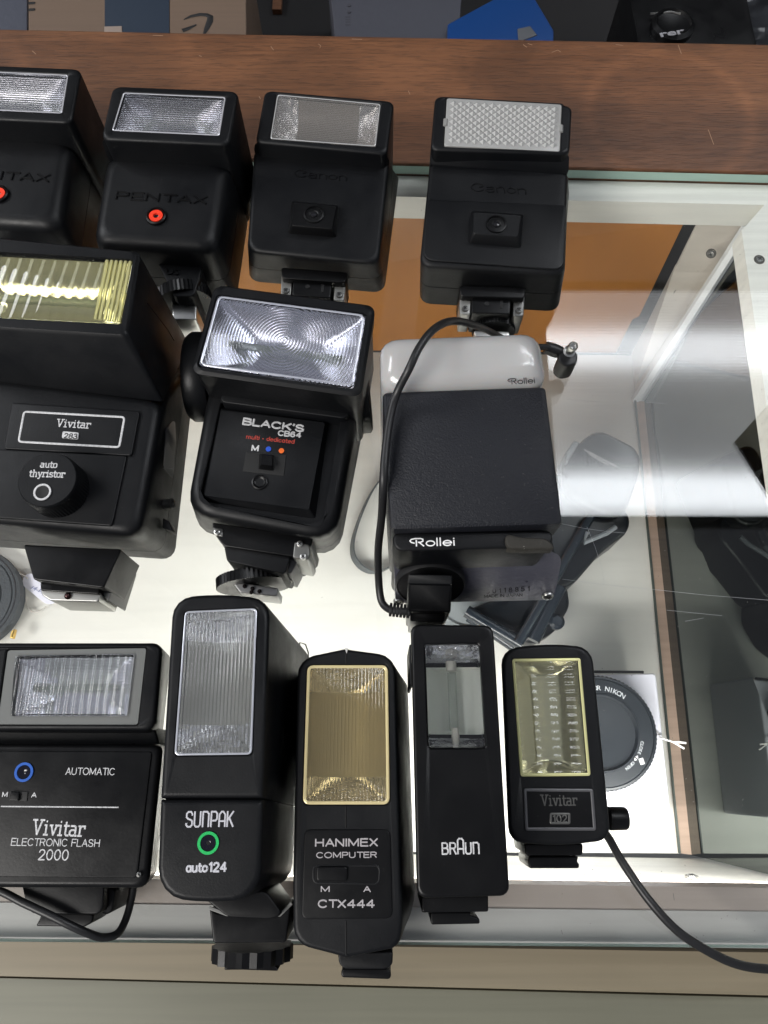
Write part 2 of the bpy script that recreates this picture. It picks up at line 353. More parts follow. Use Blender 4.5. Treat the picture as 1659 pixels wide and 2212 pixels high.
G = {  # narrow rounded capitals and slab letters: (advance, strokes)
 'B': (.72, [[(0, 0), (0, 1), (.33, 1), (.48, .88), (.48, .64), (.36, .53), (0, .53)], [(.36, .53), (.52, .42), (.52, .13), (.38, 0), (0, 0)]]),
 'R': (.72, [[(0, 0), (0, 1), (.36, 1), (.5, .88), (.5, .62), (.38, .5), (0, .5)], [(.3, .5), (.53, 0)]]),
 'A': (.72, [[(0, 0), (0, 1.22), (.14, 1.38), (.38, 1.38), (.52, 1.22), (.52, 0)], [(0, .45), (.52, .45)]]),
 'U': (.72, [[(0, 1), (0, .14), (.13, 0), (.37, 0), (.5, .14), (.5, 1)]]),
 'N': (.72, [[(0, 0), (0, 1), (.36, 1), (.5, .86), (.5, 0)]]),
 'S': (.7, [[(.48, .78), (.48, .88), (.37, 1), (.13, 1), (0, .88), (0, .64), (.12, .54), (.38, .46), (.5, .36), (.5, .13), (.37, 0), (.13, 0), (0, .12), (0, .22)]]),
 'P': (.7, [[(0, 0), (0, 1), (.37, 1), (.5, .88), (.5, .5), (.37, .4), (0, .4)]]),
 'a1': (.7, [[(0, 0), (0, .8), (.18, 1), (.32, 1), (.5, .8), (.5, 0)], [(0, .36), (.5, .36)]]),
 'K': (.6, [[(0, 0), (0, 1)], [(.5, 1), (.05, .46)], [(.16, .58), (.5, 0)]]),
 'V': (.82, [[(.13, 1), (.36, 0), (.62, 1)], [(0, 1), (.27, 1)], [(.5, 1), (.76, 1)]]),
 'i': (.38, [[(.13, 0), (.13, X), (.02, X)], [(0, 0), (.27, 0)], [(.12, .92), (.14, .92)]]),
 'v': (.6, [[(.09, X), (.27, 0), (.46, X)], [(0, X), (.18, X)], [(.37, X), (.55, X)]]),
 't': (.42, [[(.12, .9), (.12, .1), (.2, 0), (.34, 0)], [(0, X), (.32, X)]]),
 'a': (.58, [[(.04, X), (.3, X), (.38, .56), (.38, 0), (.47, 0)], [(.38, .38), (.1, .38), (.0, .28), (.0, .1), (.1, 0), (.28, 0), (.38, .1)]]),
 'r': (.48, [[(.1, 0), (.1, X), (0, X)], [(0, 0), (.24, 0)], [(.1, .5), (.2, X), (.42, X), (.42, .5)]]),
 'u': (.6, [[(0, X), (.08, X), (.08, .1), (.17, 0), (.32, 0), (.42, .1), (.42, X)], [(.42, 0), (.5, 0)]]),
 'o': (.52, [[(.1, 0), (.3, 0), (.4, .12), (.4, .54), (.3, X), (.1, X), (0, .54), (0, .12), (.1, 0)]]),
 'h': (.6, [[(.07, 1), (.07, 0)], [(0, 1), (.07, 1)], [(0, 0), (.15, 0)], [(.07, .54), (.17, X), (.32, X), (.42, .54), (.42, 0)], [(.35, 0), (.5, 0)]]),
 'y': (.58, [[(.07, X), (.27, 0)], [(.46, X), (.2, -.26), (.06, -.26)], [(0, X), (.15, X)], [(.38, X), (.53, X)]]),
 's': (.48, [[(.36, .56), (.28, X), (.08, X), (0, .55), (.04, .4), (.34, .26), (.38, .12), (.3, 0), (.08, 0), (0, .1)]]),
 'Rl': (.70, [[(-.04, .40), (-.22, .50), (-.30, .70), (-.22, .90), (0, 1), (.36, 1), (.5, .88), (.5, .64), (.36, .5), (.2, .5)], [(.09, 0), (.09, .76)], [(.26, .5), (.54, 0)]]),
 'ol': (.64, [arc(.26, .33, .26, .33, 0, 360, 14)]),
 'l': (.2, [[(.03, 0), (.03, 1.02)]]),
 'e': (.64, [[(.0, .34), (.52, .34)]+arc(.26, .33, .26, .33, 8, 318, 12)]),
 'il': (.2, [[(.03, 0), (.03, .66)], [(.03, .9), (.03, .94)]]),
 'C': (.95, [arc(.42, .5, .42, .5, 35, 325, 14), [(.76, .79), (.7, .62), (.5, .56)]]),
 'an': (.68, [[(.05, .6), (.2, X), (.42, X), (.5, .55), (.5, 0)], [(.5, .4), (.14, .38), (0, .2), (.12, 0), (.36, 0), (.5, .12)]]),
 'n': (.68, [[(0, X), (.06, 0)], [(.03, .5), (.18, X), (.38, X), (.5, .52), (.52, 0)]]),
 'oc': (.68, [arc(.27, .33, .27, .33, 0, 360, 14)]),
}
SN = {
 'A': (.78, [[(0, 0), (.31, 1), (.62, 0)], [(.1, .34), (.52, .34)]]),
 'B': (.74, [[(0, 0), (0, 1), (.38, 1), (.52, .9), (.52, .63), (.38, .53), (0, .53)], [(.38, .53), (.57, .42), (.57, .12), (.4, 0), (0, 0)]]),
 'C': (.82, [arc(.34, .5, .34, .5, 42, 318, 14)]),
 'D': (.8, [[(0, 0), (0, 1), (.28, 1), (.5, .88), (.6, .62), (.6, .38), (.5, .12), (.28, 0), (0, 0)]]),
 'E': (.7, [[(.52, 1), (0, 1), (0, 0), (.54, 0)], [(0, .52), (.48, .52)]]),
 'F': (.66, [[(.5, 1), (0, 1), (0, 0)], [(0, .52), (.44, .52)]]),
 'H': (.78, [[(0, 0), (0, 1)], [(.58, 0), (.58, 1)], [(0, .52), (.58, .52)]]),
 'I': (.2, [[(.0, 0), (.0, 1)]]),
 'J': (.62, [[(0, .25), (.04, .08), (.16, 0), (.3, .05), (.38, .2), (.38, 1)]]),
 'K': (.74, [[(0, 0), (0, 1)], [(.54, 1), (.03, .42)], [(.2, .6), (.58, 0)]]),
 'L': (.62, [[(0, 1), (0, 0), (.46, 0)]]),
 'M': (.92, [[(0, 0), (0, 1), (.36, .12), (.72, 1), (.72, 0)]]),
 'N': (.8, [[(0, 0), (0, 1), (.58, 0), (.58, 1)]]),
 'O': (.9, [arc(.36, .5, .36, .5, 0, 360, 18)]),
 'P': (.72, [[(0, 0), (0, 1), (.38, 1), (.54, .88), (.54, .6), (.38, .48), (0, .48)]]),
 'R': (.76, [[(0, 0), (0, 1), (.38, 1), (.54, .88), (.54, .62), (.38, .5), (0, .5)], [(.34, .5), (.56, 0)]]),
 'S': (.74, [[(.5, .78), (.44, .93), (.28, 1), (.12, .96), (.03, .84), (.03, .66), (.16, .55), (.4, .46), (.53, .34), (.53, .16), (.42, .03), (.26, 0), (.08, .05), (0, .22)]]),
 'T': (.7, [[(0, 1), (.6, 1)], [(.3, 1), (.3, 0)]]),
 'U': (.78, [[(0, 1), (0, .22), (.1, .05), (.28, 0), (.46, .05), (.56, .22), (.56, 1)]]),
 'X': (.74, [[(0, 0), (.56, 1)], [(0, 1), (.56, 0)]]),
 '0': (.74, [arc(.27, .5, .27, .5, 0, 360, 16)]),
 '1': (.5, [[(.06, .8), (.26, 1), (.26, 0)]]),
 '2': (.74, [[(.02, .74), (.08, .93), (.26, 1), (.45, .93), (.52, .74), (.45, .54), (0, 0), (.54, 0)]]),
 '3': (.72, [[(.03, .82), (.14, .97), (.3, 1), (.46, .9), (.46, .64), (.3, .53), (.18, .53)], [(.3, .53), (.5, .42), (.52, .16), (.38, .02), (.2, 0), (.04, .08), (0, .22)]]),
 '4': (.74, [[(.42, 0), (.42, 1), (0, .3), (.56, .3)]]),
 '5': (.74, [[(.48, 1), (.08, 1), (.04, .52), (.24, .62), (.44, .56), (.52, .36), (.46, .1), (.26, 0), (.08, .04), (0, .18)]]),
 '6': (.74, [[(.48, .82), (.38, .98), (.2, .98), (.06, .78), (.02, .4), (.08, .12), (.26, 0), (.44, .08), (.52, .3), (.44, .54), (.26, .6), (.06, .48)]]),
 '8': (.74, [arc(.27, .75, .22, .25, 0, 360, 12), arc(.27, .26, .27, .26, 0, 360, 12)]),
 '9': (.74, [[(.04, .16), (.14, .02), (.32, .02), (.48, .24), (.52, .62), (.44, .9), (.26, 1), (.08, .92), (0, .7), (.08, .48), (.26, .42), (.48, .52)]]),
 'a': (.64, [arc(.22, .33, .22, .33, 0, 360, 12), [(.45, X), (.45, 0)]]),
 'c': (.6, [arc(.23, .33, .23, .33, 45, 315, 10)]),
 'd': (.64, [arc(.22, .33, .22, .33, 0, 360, 12), [(.45, 1), (.45, 0)]]),
 'e': (.62, [[(.0, .36), (.46, .36)]+arc(.23, .33, .23, .33, 8, 310, 10)]),
 'i': (.22, [[(.02, 0), (.02, X)], [(.02, .92), (.02, .96)]]),
 'l': (.22, [[(.02, 0), (.02, 1)]]),
 'm': (.96, [[(0, 0), (0, X)], [(0, .5), (.12, X), (.28, .64), (.35, .48), (.35, 0)], [(.35, .48), (.48, X), (.62, .64), (.7, .48), (.7, 0)]]),
 'o': (.66, [arc(.24, .33, .24, .33, 0, 360, 12)]),
 't': (.42, [[(.1, .92), (.1, .1), (.2, 0), (.3, .02)], [(0, X), (.28, X)]]),
 'u': (.62, [[(0, X), (0, .15), (.1, 0), (.28, 0), (.42, .16)], [(.42, X), (.42, 0)]]),
 '-': (.4, [[(0, .36), (.22, .36)]]), "'": (.22, [[(.04, 1), (.0, .78)]]), ' ': (.4, []),
}
_seg = [0]
def segs(m, pts, r, n, flat, up=None):
    """one pen stroke: straight pieces overlap at sharp corners, smooth runs stay one tube"""
    run = [pts[0]]
    for i in range(1, len(pts)):
        run.append(pts[i])
        if i < len(pts)-1:
            a = (pts[i]-pts[i-1]).normalized(); b = (pts[i+1]-pts[i]).normalized()
            if a.dot(b) > .78: continue
        q = [Vector(p) for p in run]
        q[0] = q[0]-(q[1]-q[0]).normalized()*r*.55; q[-1] = q[-1]+(q[-1]-q[-2]).normalized()*r*.55
        _seg[0] = (_seg[0]+1) % 7; dz = (up or Vector((0, 0, 1)))*(_seg[0]*2e-6)
        m.tube([p+dz for p in q], r, n, flat, up or Vector((0, 0, 1)))
        run = [pts[i]]
def sans(m, txt, p0, p1, cap, z, w=.06, flat=.3, fn=None, nn=None):
    """plain upright lettering, baseline p0 to p1 on the photo grid at height z (or through fn)"""
    adv = []; x = 0
    for g in txt: adv.append(x); x += SN[g][0]
    lo = 0; hi = max(max(p[0] for s in SN[g][1] for p in s)+a for g, a in zip(txt, adv) if SN[g][1])
    O = P(*p0, z); R_ = P(*p1, z); d = R_-O; L = d.length; pxm = L/math.hypot(p1[0]-p0[0], p1[1]-p0[1])
    U = Vector((-d.y, d.x, 0)).normalized()*(cap*pxm); r = w*cap*pxm
    for g, a in zip(txt, adv):
        for s_ in SN[g][1]:
            if fn: pts = [fn(p0[0]+(p1[0]-p0[0])*(q[0]+a)/hi, p0[1]+(p1[1]-p0[1])*(q[0]+a)/hi-q[1]*cap) for q in s_]
            else: pts = [O+d*((q[0]+a-lo)/(hi-lo))+U*q[1] for q in s_]
            segs(m, [Vector(p) for p in pts], r*1.15, 6, flat, nn)
    return m
def strokes(m, glyphs, p0, p1, cap, z, w=.07, flat=.35, n=6):
    adv = []; x = 0; 
    for g in glyphs: adv.append(x); x += G[g][0]
    lo = min(min(p[0] for s in G[g][1] for p in s)+a for g, a in zip(glyphs, adv))
    hi = max(max(p[0] for s in G[g][1] for p in s)+a for g, a in zip(glyphs, adv))
    O = P(*p0, z); R = P(*p1, z); d = R-O; L = d.length; pxm = L/math.hypot(p1[0]-p0[0], p1[1]-p0[1])
    U = Vector((-d.y, d.x, 0)).normalized()*(cap*pxm); r = w*cap*pxm
    for g, a in zip(glyphs, adv):
        for s in G[g][1]:
            pts = [O+d*((q[0]+a-lo)/(hi-lo))+U*q[1] for q in s]
            segs(m, pts, r, n, flat)
    return m
def rect_outline(m, c, r, z, w, flat=.4):
    pts = ring(atz(c, z), r, 4)
    return m.tube(pts, w, 6, flat, closed=True)
def circle3(c, r, n=28):
    return [c+Vector((math.cos(2*math.pi*k/n)*r, math.sin(2*math.pi*k/n)*r, 0)) for k in range(n)]

# ------------------------------------------------------------ display case
case = Thing('display_case', 'glass topped display case with a stained wood back board and lit white interior', 'display case', (0, .1, -.2))
FL = -.16                                # cabinet floor
def quadbox(m, c, z0, z1): 
    return m.loft([atz(c, z0), atz(c, z1)])
# stained board behind the glass
bt = [P(-500, 52, .0015), P(2200, 106, .0015), P(2200, 386, .0015), P(-500, 318, .0015)]
NICK = mat('pale_chip', (.30, .18, .11), .7)
case.part('counter_board', M().slab(bt, -.03, .0005, .0012), WOOD, label='stained brown wood board with rings and scratches')
for pts in ([(688, 95), (693, 99), (691, 104)], [(1192, 113), (1205, 108), (1211, 112)], [(1130, 96), (1138, 102)], [(1140, 94), (1150, 97)], [(560, 208), (563, 214)], [(1465, 97), (1472, 116)],
            [(1330, 96), (1345, 98)], [(330, 76), (352, 77)], [(760, 84), (782, 85)], [(882, 196), (886, 204)], [(1530, 280), (1542, 312)], [(585, 100), (591, 108)], [(70, 110), (78, 117)], [(430, 120), (436, 122)]):
    case.part('scratch', M().tube([P(x, y, .0016) for x, y in pts], .0002, 4, .5), NICK)
gy1 = [P(-500, 320, 0), P(2200, 389, 0), P(2200, 2052, 0), P(-500, 2030, 0)]   # glass sheet
for i_, j_ in ((0, 3), (1, 2)): gy1[i_] = Vector((bt[j_].x, bt[j_].y-.0005, 0))
g = M(); g.loft([atz(gy1, -.006), atz(gy1, 0)])
go = case.part('glass_top', g, [GLASS, GEDGE], flat=True)
for p in go.data.polygons:
    if abs(p.normal.z) < .5: p.material_index = 1
# thin scratches and dust on the glass
SCR = mat('scratch_white', (.5, .52, .54), .4)
for pts in ([(1212, 1131), (1260, 1141), (1310, 1148), (1357, 1152)], [(1215, 1251), (1300, 1262), (1400, 1272), (1520, 1285), (1680, 1298)],
            [(1268, 1138), (1285, 1180), (1302, 1232), (1305, 1262)], [(1420, 1274), (1500, 1283)], [(1440, 1318), (1560, 1330)], [(1480, 1342), (1520, 1335)],
            [(800, 975), (812, 1010), (815, 1045), (806, 1085)], [(790, 925), (806, 960)], [(1225, 862), (1290, 868)], [(1392, 868), (1440, 872)],
            [(1120, 1290), (1140, 1284)], [(1215, 1020), (1224, 1034)], [(1300, 1345), (1360, 1338)]):
    case.part('scratch', M().tube([P(x, y, .0001) for x, y in pts], .00006, 4), SCR, parent=go)
ds = M()
for i in range(170):
    x = random.uniform(1180, 1660) if i % 3 else random.uniform(0, 1660); y = random.uniform(420, 2030)
    c = P(x, y, 0); a = random.uniform(0, 6.28); L = random.choice([.0002, .00025, .0003, .0008, .0013]) if i % 9 == 0 else random.uniform(.00015, .0003)
    ds.tube([c+Vector((math.cos(a)*L*(k-1), math.sin(a)*L*(k-1)+(k == 1)*L*.3, .00012)) for k in range(3)], .00011, 4)
du = case.part('dust', ds, mat('dust_grey', (.16, .155, .15), .9), parent=go); du['kind'] = 'stuff'
# frame under the glass
zf = -.0075
br = [P(-500, 345, zf), P(2200, 414, zf), P(2200, 455, zf), P(-500, 394, zf)]
case.part('back_rail', quadbox(M(), br, zf-.018, zf), WPAINT)
xr = [P(1602, 498, zf+.0006), P(1664, 428, zf+.0006), P(1900, 434, zf+.0006), P(1900, 1930, zf+.0006), P(1808, 1930, zf+.0006)]
case.part('side_rail', quadbox(M(), xr, zf-.012, zf+.0006), WPAINT)
fr0 = [P(-500, 1887, zf), P(2200, 1926, zf), P(2200, 1976, zf), P(-500, 1944, zf)]
fr1 = [P(-500, 1944, zf+.0008), P(2200, 1976, zf+.0008), P(2200, 2056, zf+.0008), P(-500, 2020, zf+.0008)]
case.part('front_rail', quadbox(M(), fr0, zf-.02, zf), RAILP)
case.part('front_ledge', quadbox(M(), fr1, zf-.02, zf+.0008), RAILG)
# floor, front wall, back panel
fl = [P(-700, 742, FL), P(1900, 775, FL), P(1900, 1846, FL), P(-700, 1830, FL)]
case.part('shelf_board', quadbox(M(), fl, FL-.015, FL), WFLOOR)
fw = [P(-500, 1888, -.026), P(2200, 1927, -.026)]
fwb = [Vector((fw[0].x, fw[0].y, FL)), Vector((fw[1].x, fw[1].y, FL))]
t = Vector((0, -.012, 0))
case.part('front_wall', M().loft([[fwb[0]-Vector((0,.001,0)), fwb[1]-Vector((0,.001,0)), fwb[1]+t, fwb[0]+t], [fw[0]-Vector((0,.001,0)), fw[1]-Vector((0,.001,0)), fw[1]+t, fw[0]+t]]), WPAINT)
def slant(a, b, c_, d, th=.01, dirv=Vector((0, 1, 0))):
    """board with front corners a b (top) c_ d (bottom, right to left)"""
    f = [a, b, c_, d]
    return M().loft([f, [p+dirv*th for p in f]])
case.part('back_panel', slant(P(-500, 430, -.026), P(1478, 480, -.026), P(1343, 761, FL), P(-500, 748, FL)), WOODO)
case.part('dark_gap', slant(P(1466, 472, -.0265), P(1525, 474, -.0265), P(1380, 768, FL-.001), P(1331, 766, FL-.001), .008, Vector((0, 1, 0))), DEEP)
case.part('corner_post', slant(P(1510, 474, -.0258), P(1640, 478, -.0258), P(1374, 868, FL+.0002), P(1366, 772, FL+.0002), .012, Vector((0, 1, 0))), CREAMP)
TRIM = painted('white_trim_paint', (.72, .73, .74), .35, .02)
tp = [P(1614, 492, -.0255), P(1373, 866, FL)]
case.part('corner_trim', M().tube([tp[0]+(tp[1]-tp[0])*k/8 for k in range(9)], .0035, 6), TRIM)
# reflecting side pane standing on a brown ledge
pa, pb = P(1388, 872, FL), P(1489, 1846, FL)
ledge = [P(1373, 866, FL+.003), P(1405, 868, FL+.003), P(1506, 1848, FL+.003), P(1468, 1843, FL+.003)]
case.part('ledge', quadbox(M(), ledge, FL, FL+.003), BROWNL)
PANE = mat('dark_mirror_pane', (.125, .14, .13), .035, 1)
th = Vector((.004, 0, 0)); ta, tb = P(1618, 515, -.0203), P(1811, 1926, -.0203)
case.part('side_pane', M().loft([[pa, pb, pb+th, pa+th], [ta, tb, tb+th, ta+th]]), PANE, flat=True)
EDG = mat('dark_green_seam', (.05, .065, .055), .3)
case.part('seam', M().tube([P(1372, 866, FL+.003), P(1468, 1843, FL+.003)], .0009, 6), EDG)
def screw(th_, c, r, ax=None, parent=None, m1=None, hole=False):
    ax = Vector((0, 0, 1)) if ax is None else ax
    if hole: th_.part('screw_hole', M().turned(c, [(r*1.4, -.0006), (r*1.4, .00025), (r*.9, .0001)], 24, ax), mat('sunk_hole', (.09, .085, .075), .8), parent)
    m = M(); m.turned(c, [(r, -.0004), (r, .0002), (r*.86, .0007), (r*.5, .0009), (r*.12, .0009)], 18, ax)
    s_ = th_.part('screw', m, m1 or SIL, parent)
    a = ax.normalized().orthogonal().normalized(); b = ax.normalized().cross(a)
    m2 = M(); n = ax.normalized()
    c = Vector(c)
    for i_, (u, v) in enumerate(((a, b), (b, a))):
        q = [c+n*(.00095+i_*.00004)+u*r*.6*i+v*r*.13*j for i, j in ((-1, -1), (1, -1), (1, 1), (-1, 1))]
        m2.loft([[x_-n*.0003 for x_ in q], q])
    th_.part('slot', m2, DEEP, s_)
    return s_
screw(case, P(1536, 548, -.036), .0021, Vector((-.5, -.8, .3)), m1=DARKM, hole=True)
screw(case, P(1640, 561, zf+.0006), .0021, None, m1=DARKM, hole=True)
screw(case, P(1494, 1893, -.05), .0022, Vector((0, 1, .15)), m1=DARKM, hole=True)
# front of the case below the glass edge
bg = [P(-500, 2024, -.022), P(2200, 2066, -.022), P(2200, 2164, -.022), P(-500, 2096, -.022)]
case.part('front_moulding', quadbox(M(), bg, -.05, -.022), BEIGE)
bg2 = [P(-500, 2100, -.026), P(2200, 2169, -.026), P(2200, 2600, -.026), P(-500, 2198, -.026)]
case.part('front_panel', quadbox(M(), bg2, -.06, -.026), OLIVE)
# shop floor far below so that nothing is open
solo('floor', M().box((-4, -3, -1.02), (4, 4, -1.0)), mat('shop_floor', (.10, .10, .10), .6), None, None, kind='structure')
wl = solo('back_wall', M().box((-4, 2.2, -1), (4, 2.3, 2.2)), mat('shop_wall', (.03, .028, .026), .7), None, None, kind='structure')

# ceiling light whose prismatic panel is mirrored in the glass
ZC = CEIL
def troffer():
    c0 = on_ceiling(1190, 1115, ZC); c1 = on_ceiling(1190, 628, ZC)
    x0 = c0.x*.5+c1.x*.5; y0, y1 = c0.y, c1.y; L = 1.25
    t = Thing('ceiling_light', 'two tube ceiling light with a prismatic diffuser mirrored in the glass top', 'ceiling light', (x0+L/2, (y0+y1)/2, ZC))
    m = bpy.data.materials.new('prismatic_diffuser'); m.use_nodes = True; nt = m.node_tree; b = nt.nodes['Principled BSDF']
    b.inputs['Base Color'].default_value = (.3, .3, .3, 1)
    tc = nt.nodes.new('ShaderNodeTexCoord'); sp = nt.nodes.new('ShaderNodeSeparateXYZ'); nt.links.new(tc.outputs['Object'], sp.inputs[0])
    yc = (y0+y1)/2; tubes = [on_ceiling(1400, 1062, ZC).y-yc, on_ceiling(1400, 752, ZC).y-yc]
    tot = None
    def mth(op, a, b_=None, c_=None):
        n = nt.nodes.new('ShaderNodeMath'); n.operation = op
        for i, v in enumerate((a, b_, c_)):
            if v is None: continue
            if isinstance(v, (int, float)): n.inputs[i].default_value = v
            else: nt.links.new(v, n.inputs[i])
        return n.outputs[0]
    for ty, wd, st in ((tubes[0], .056, 12.5), (tubes[1], .060, 9.5)):
        d = mth('SUBTRACT', sp.outputs['Y'], ty); q = mth('DIVIDE', d, wd); q = mth('MULTIPLY', q, q)
        e = mth('DIVIDE', st, mth('ADD', 1, mth('MULTIPLY', q, q)))
        tot = e if tot is None else mth('ADD', tot, e)
    tot = mth('ADD', tot, 2.2)
    k = 2*math.pi/.019
    a1 = mth('ADD', sp.outputs['X'], sp.outputs['Y']); a2 = mth('SUBTRACT', sp.outputs['X'], sp.outputs['Y'])
    pr = mth('MULTIPLY', mth('SINE', mth('MULTIPLY', a1, k)), mth('SINE', mth('MULTIPLY', a2, k)))
    tot = mth('MULTIPLY', tot, mth('MULTIPLY_ADD', pr, .30, 1.0))
    b.inputs['Emission Color'].default_value = (.93, .96, 1, 1); nt.links.new(tot, b.inputs['Emission Strength'])
    t.part('diffuser', M().box((x0, y0, ZC), (x0+L, y1, ZC+.01)), m, flat=True)
    fm = M()
    for a, b2 in (((x0-.03, y0-.03), (x0+L+.03, y0-.0005)), ((x0-.03, y1+.0005), (x0+L+.03, y1+.03)), ((x0-.03, y0-.0005), (x0-.0005, y1+.0005)), ((x0+L+.0005, y0-.0005), (x0+L+.03, y1+.0005))):
        fm.box((*a, ZC-.008), (*b2, ZC+.012))
    t.part('frame', fm, mat('lamp_frame', (.2, .2, .2), .5))
    return t
troffer()
zs = CEIL-.12  # unseen card added below the light panel to darken part of its reflection
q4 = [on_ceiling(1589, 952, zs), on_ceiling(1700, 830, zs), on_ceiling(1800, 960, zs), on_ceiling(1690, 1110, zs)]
solo('reflection_blocker', M().loft([q4, lift(q4, .008)]), mat('dark_card', (.01, .01, .009), .6), 'unseen dark square card added to block part of the ceiling light reflection', 'blocker')

# ------------------------------------------------------------ things behind the counter board
ZB = -.07
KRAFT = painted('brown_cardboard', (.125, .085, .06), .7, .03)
def carton(name, px, z1, dz, m_, label, cat='box', group=None, r=.0008):
    c = Ps(px, z1); return M().slab(c, z1-dz, r, .0008)
t = Thing('cardboard_box', 'brown cardboard carton with blue grey tape and a black curved arrow mark', 'box', P(300, 0, -.16))
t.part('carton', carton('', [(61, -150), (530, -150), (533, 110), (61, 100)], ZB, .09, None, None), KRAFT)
t.part('tape', M().slab(Ps([(226, -148), (365, -149), (366, 100), (226, 98)], ZB+.0006), ZB-.0005, .0003, .0002), mat('blue_grey_tape', (.022, .032, .05), .4))
am = M().tube([P(x, y, ZB+.0003) for x, y in [(397, 42), (412, 35), (432, 31), (446, 32), (454, 36), (453, 46), (446, 62), (440, 75)]], [.0004, .0012, .0015, .0017, .0022, .0024, .0018, .0008], 6, .3)
am.tube([P(x, y, ZB+.0003) for x, y in [(394, 66), (410, 60), (424, 53)]], [.0018, .0014, .0006], 6, .3)
INK = mat('black_ink', (.01, .01, .011), .6)
t.part('printed_arrow', am, INK)
for y in (7, 21): t.part('printed_bar', M().tube([P(61.5, y, ZB+.0003), P(75, y-1, ZB+.0003)], .0012, 4, .3), INK)
t.part('label', M().slab(Ps([(225, 57), (263, 56), (264, 100), (225, 100)], ZB+.0012), ZB, .0002, .0002), mat('paper', (.25, .2, .17), .6))
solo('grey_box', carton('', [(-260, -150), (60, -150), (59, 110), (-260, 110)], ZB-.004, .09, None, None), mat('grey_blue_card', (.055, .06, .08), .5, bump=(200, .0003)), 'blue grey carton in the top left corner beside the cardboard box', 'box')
solo('wooden_post', M().box(tuple(P(588, 20, -.16).xy)+(-.2,), tuple(P(612, -60, -.16).xy)+(-.16,)), WOOD, 'thin brown wooden strip standing in the dark gap behind the board', 'post')
t = Thing('grey_box', 'grey cardboard box with tiny printed writing, just left of the blue box behind the board', 'box', P(860, 20, -.16))
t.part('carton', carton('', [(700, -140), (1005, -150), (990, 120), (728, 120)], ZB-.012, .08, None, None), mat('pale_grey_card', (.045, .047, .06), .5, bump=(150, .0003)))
am = M()
for y in (12, 26): am.disc(P(754, y, ZB-.0117), .0013, -.0005, .0004, 12)
for y in (36, 42, 48, 54): am.tube([P(746, y, ZB-.0117), P(757, y, ZB-.0117)], .0005, 4, .3)
t.part('printed_mark', am, mat('dark_ink', (.04, .04, .05), .6))
t = Thing('blue_box', 'bright blue cardboard box lying tilted behind the counter board', 'box', P(1080, 20, -.16))
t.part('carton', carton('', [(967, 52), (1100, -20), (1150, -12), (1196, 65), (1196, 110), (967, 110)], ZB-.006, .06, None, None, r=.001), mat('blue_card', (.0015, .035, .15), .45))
t.part('label', M().slab(Ps([(1118, 62), (1145, 56), (1160, 75), (1120, 90)], ZB-.0052), ZB-.0065, .0002, .0002), mat('paper_white', (.07, .075, .085), .6))
t = Thing('camera', 'black camera with a round ringed lens, half hidden at the top right behind the board', 'camera', P(1460, 20, -.16))
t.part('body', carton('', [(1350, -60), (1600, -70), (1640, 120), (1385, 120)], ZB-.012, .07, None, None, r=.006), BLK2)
bm_ = M().turned(P(1450, 62, ZB-.012), [(.016, -.01), (.016, .004), (.013, .006), (.012, .004), (.004, .002)], 30)
lb = t.part('lens', bm_, BLK2)
lt = M(); words(lt, 'rer', (1428, 80), (1480, 72), 16, ZB-.004, .02)
t.part('lettering', lt, mat('grey_ink', (.25, .25, .27), .5), lb)
t.part('strap_lug', M().tube([P(x, y, ZB-.008) for x, y in [(1405, 30), (1425, 28), (1450, 26), (1470, 30)]], .0008, 6), SIL)
cl = M(); 
rs = []
for i in range(9):
    row = []
    for j in range(9):
        p = P(1500+i*38, -60+j*24, ZB-.03+.012*math.sin(i*1.7+j*.9)+.008*math.sin(j*2.1+i)); row.append(p)
    rs.append(row)
vs = [p for r_ in rs for p in r_]; fs = [(i*9+j, i*9+j+1, i*9+j+10, i*9+j+9) for i in range(8) for j in range(8)]
cl.add(vs, fs)
o = solo('plastic_bag', cl, mat('grey_plastic_film', (.03, .032, .037), .3), 'crumpled grey plastic bag at the top right corner behind the board', 'bag')
sm = o.modifiers.new('s', 'SUBSURF'); sm.levels = 2; sm.render_levels = 2
solo('shelf_behind', M().box((-.8, .42, -.18), (.9, .95, -.165)), mat('dark_shelf', (.004, .0035, .004), .6), None, None, kind='structure')

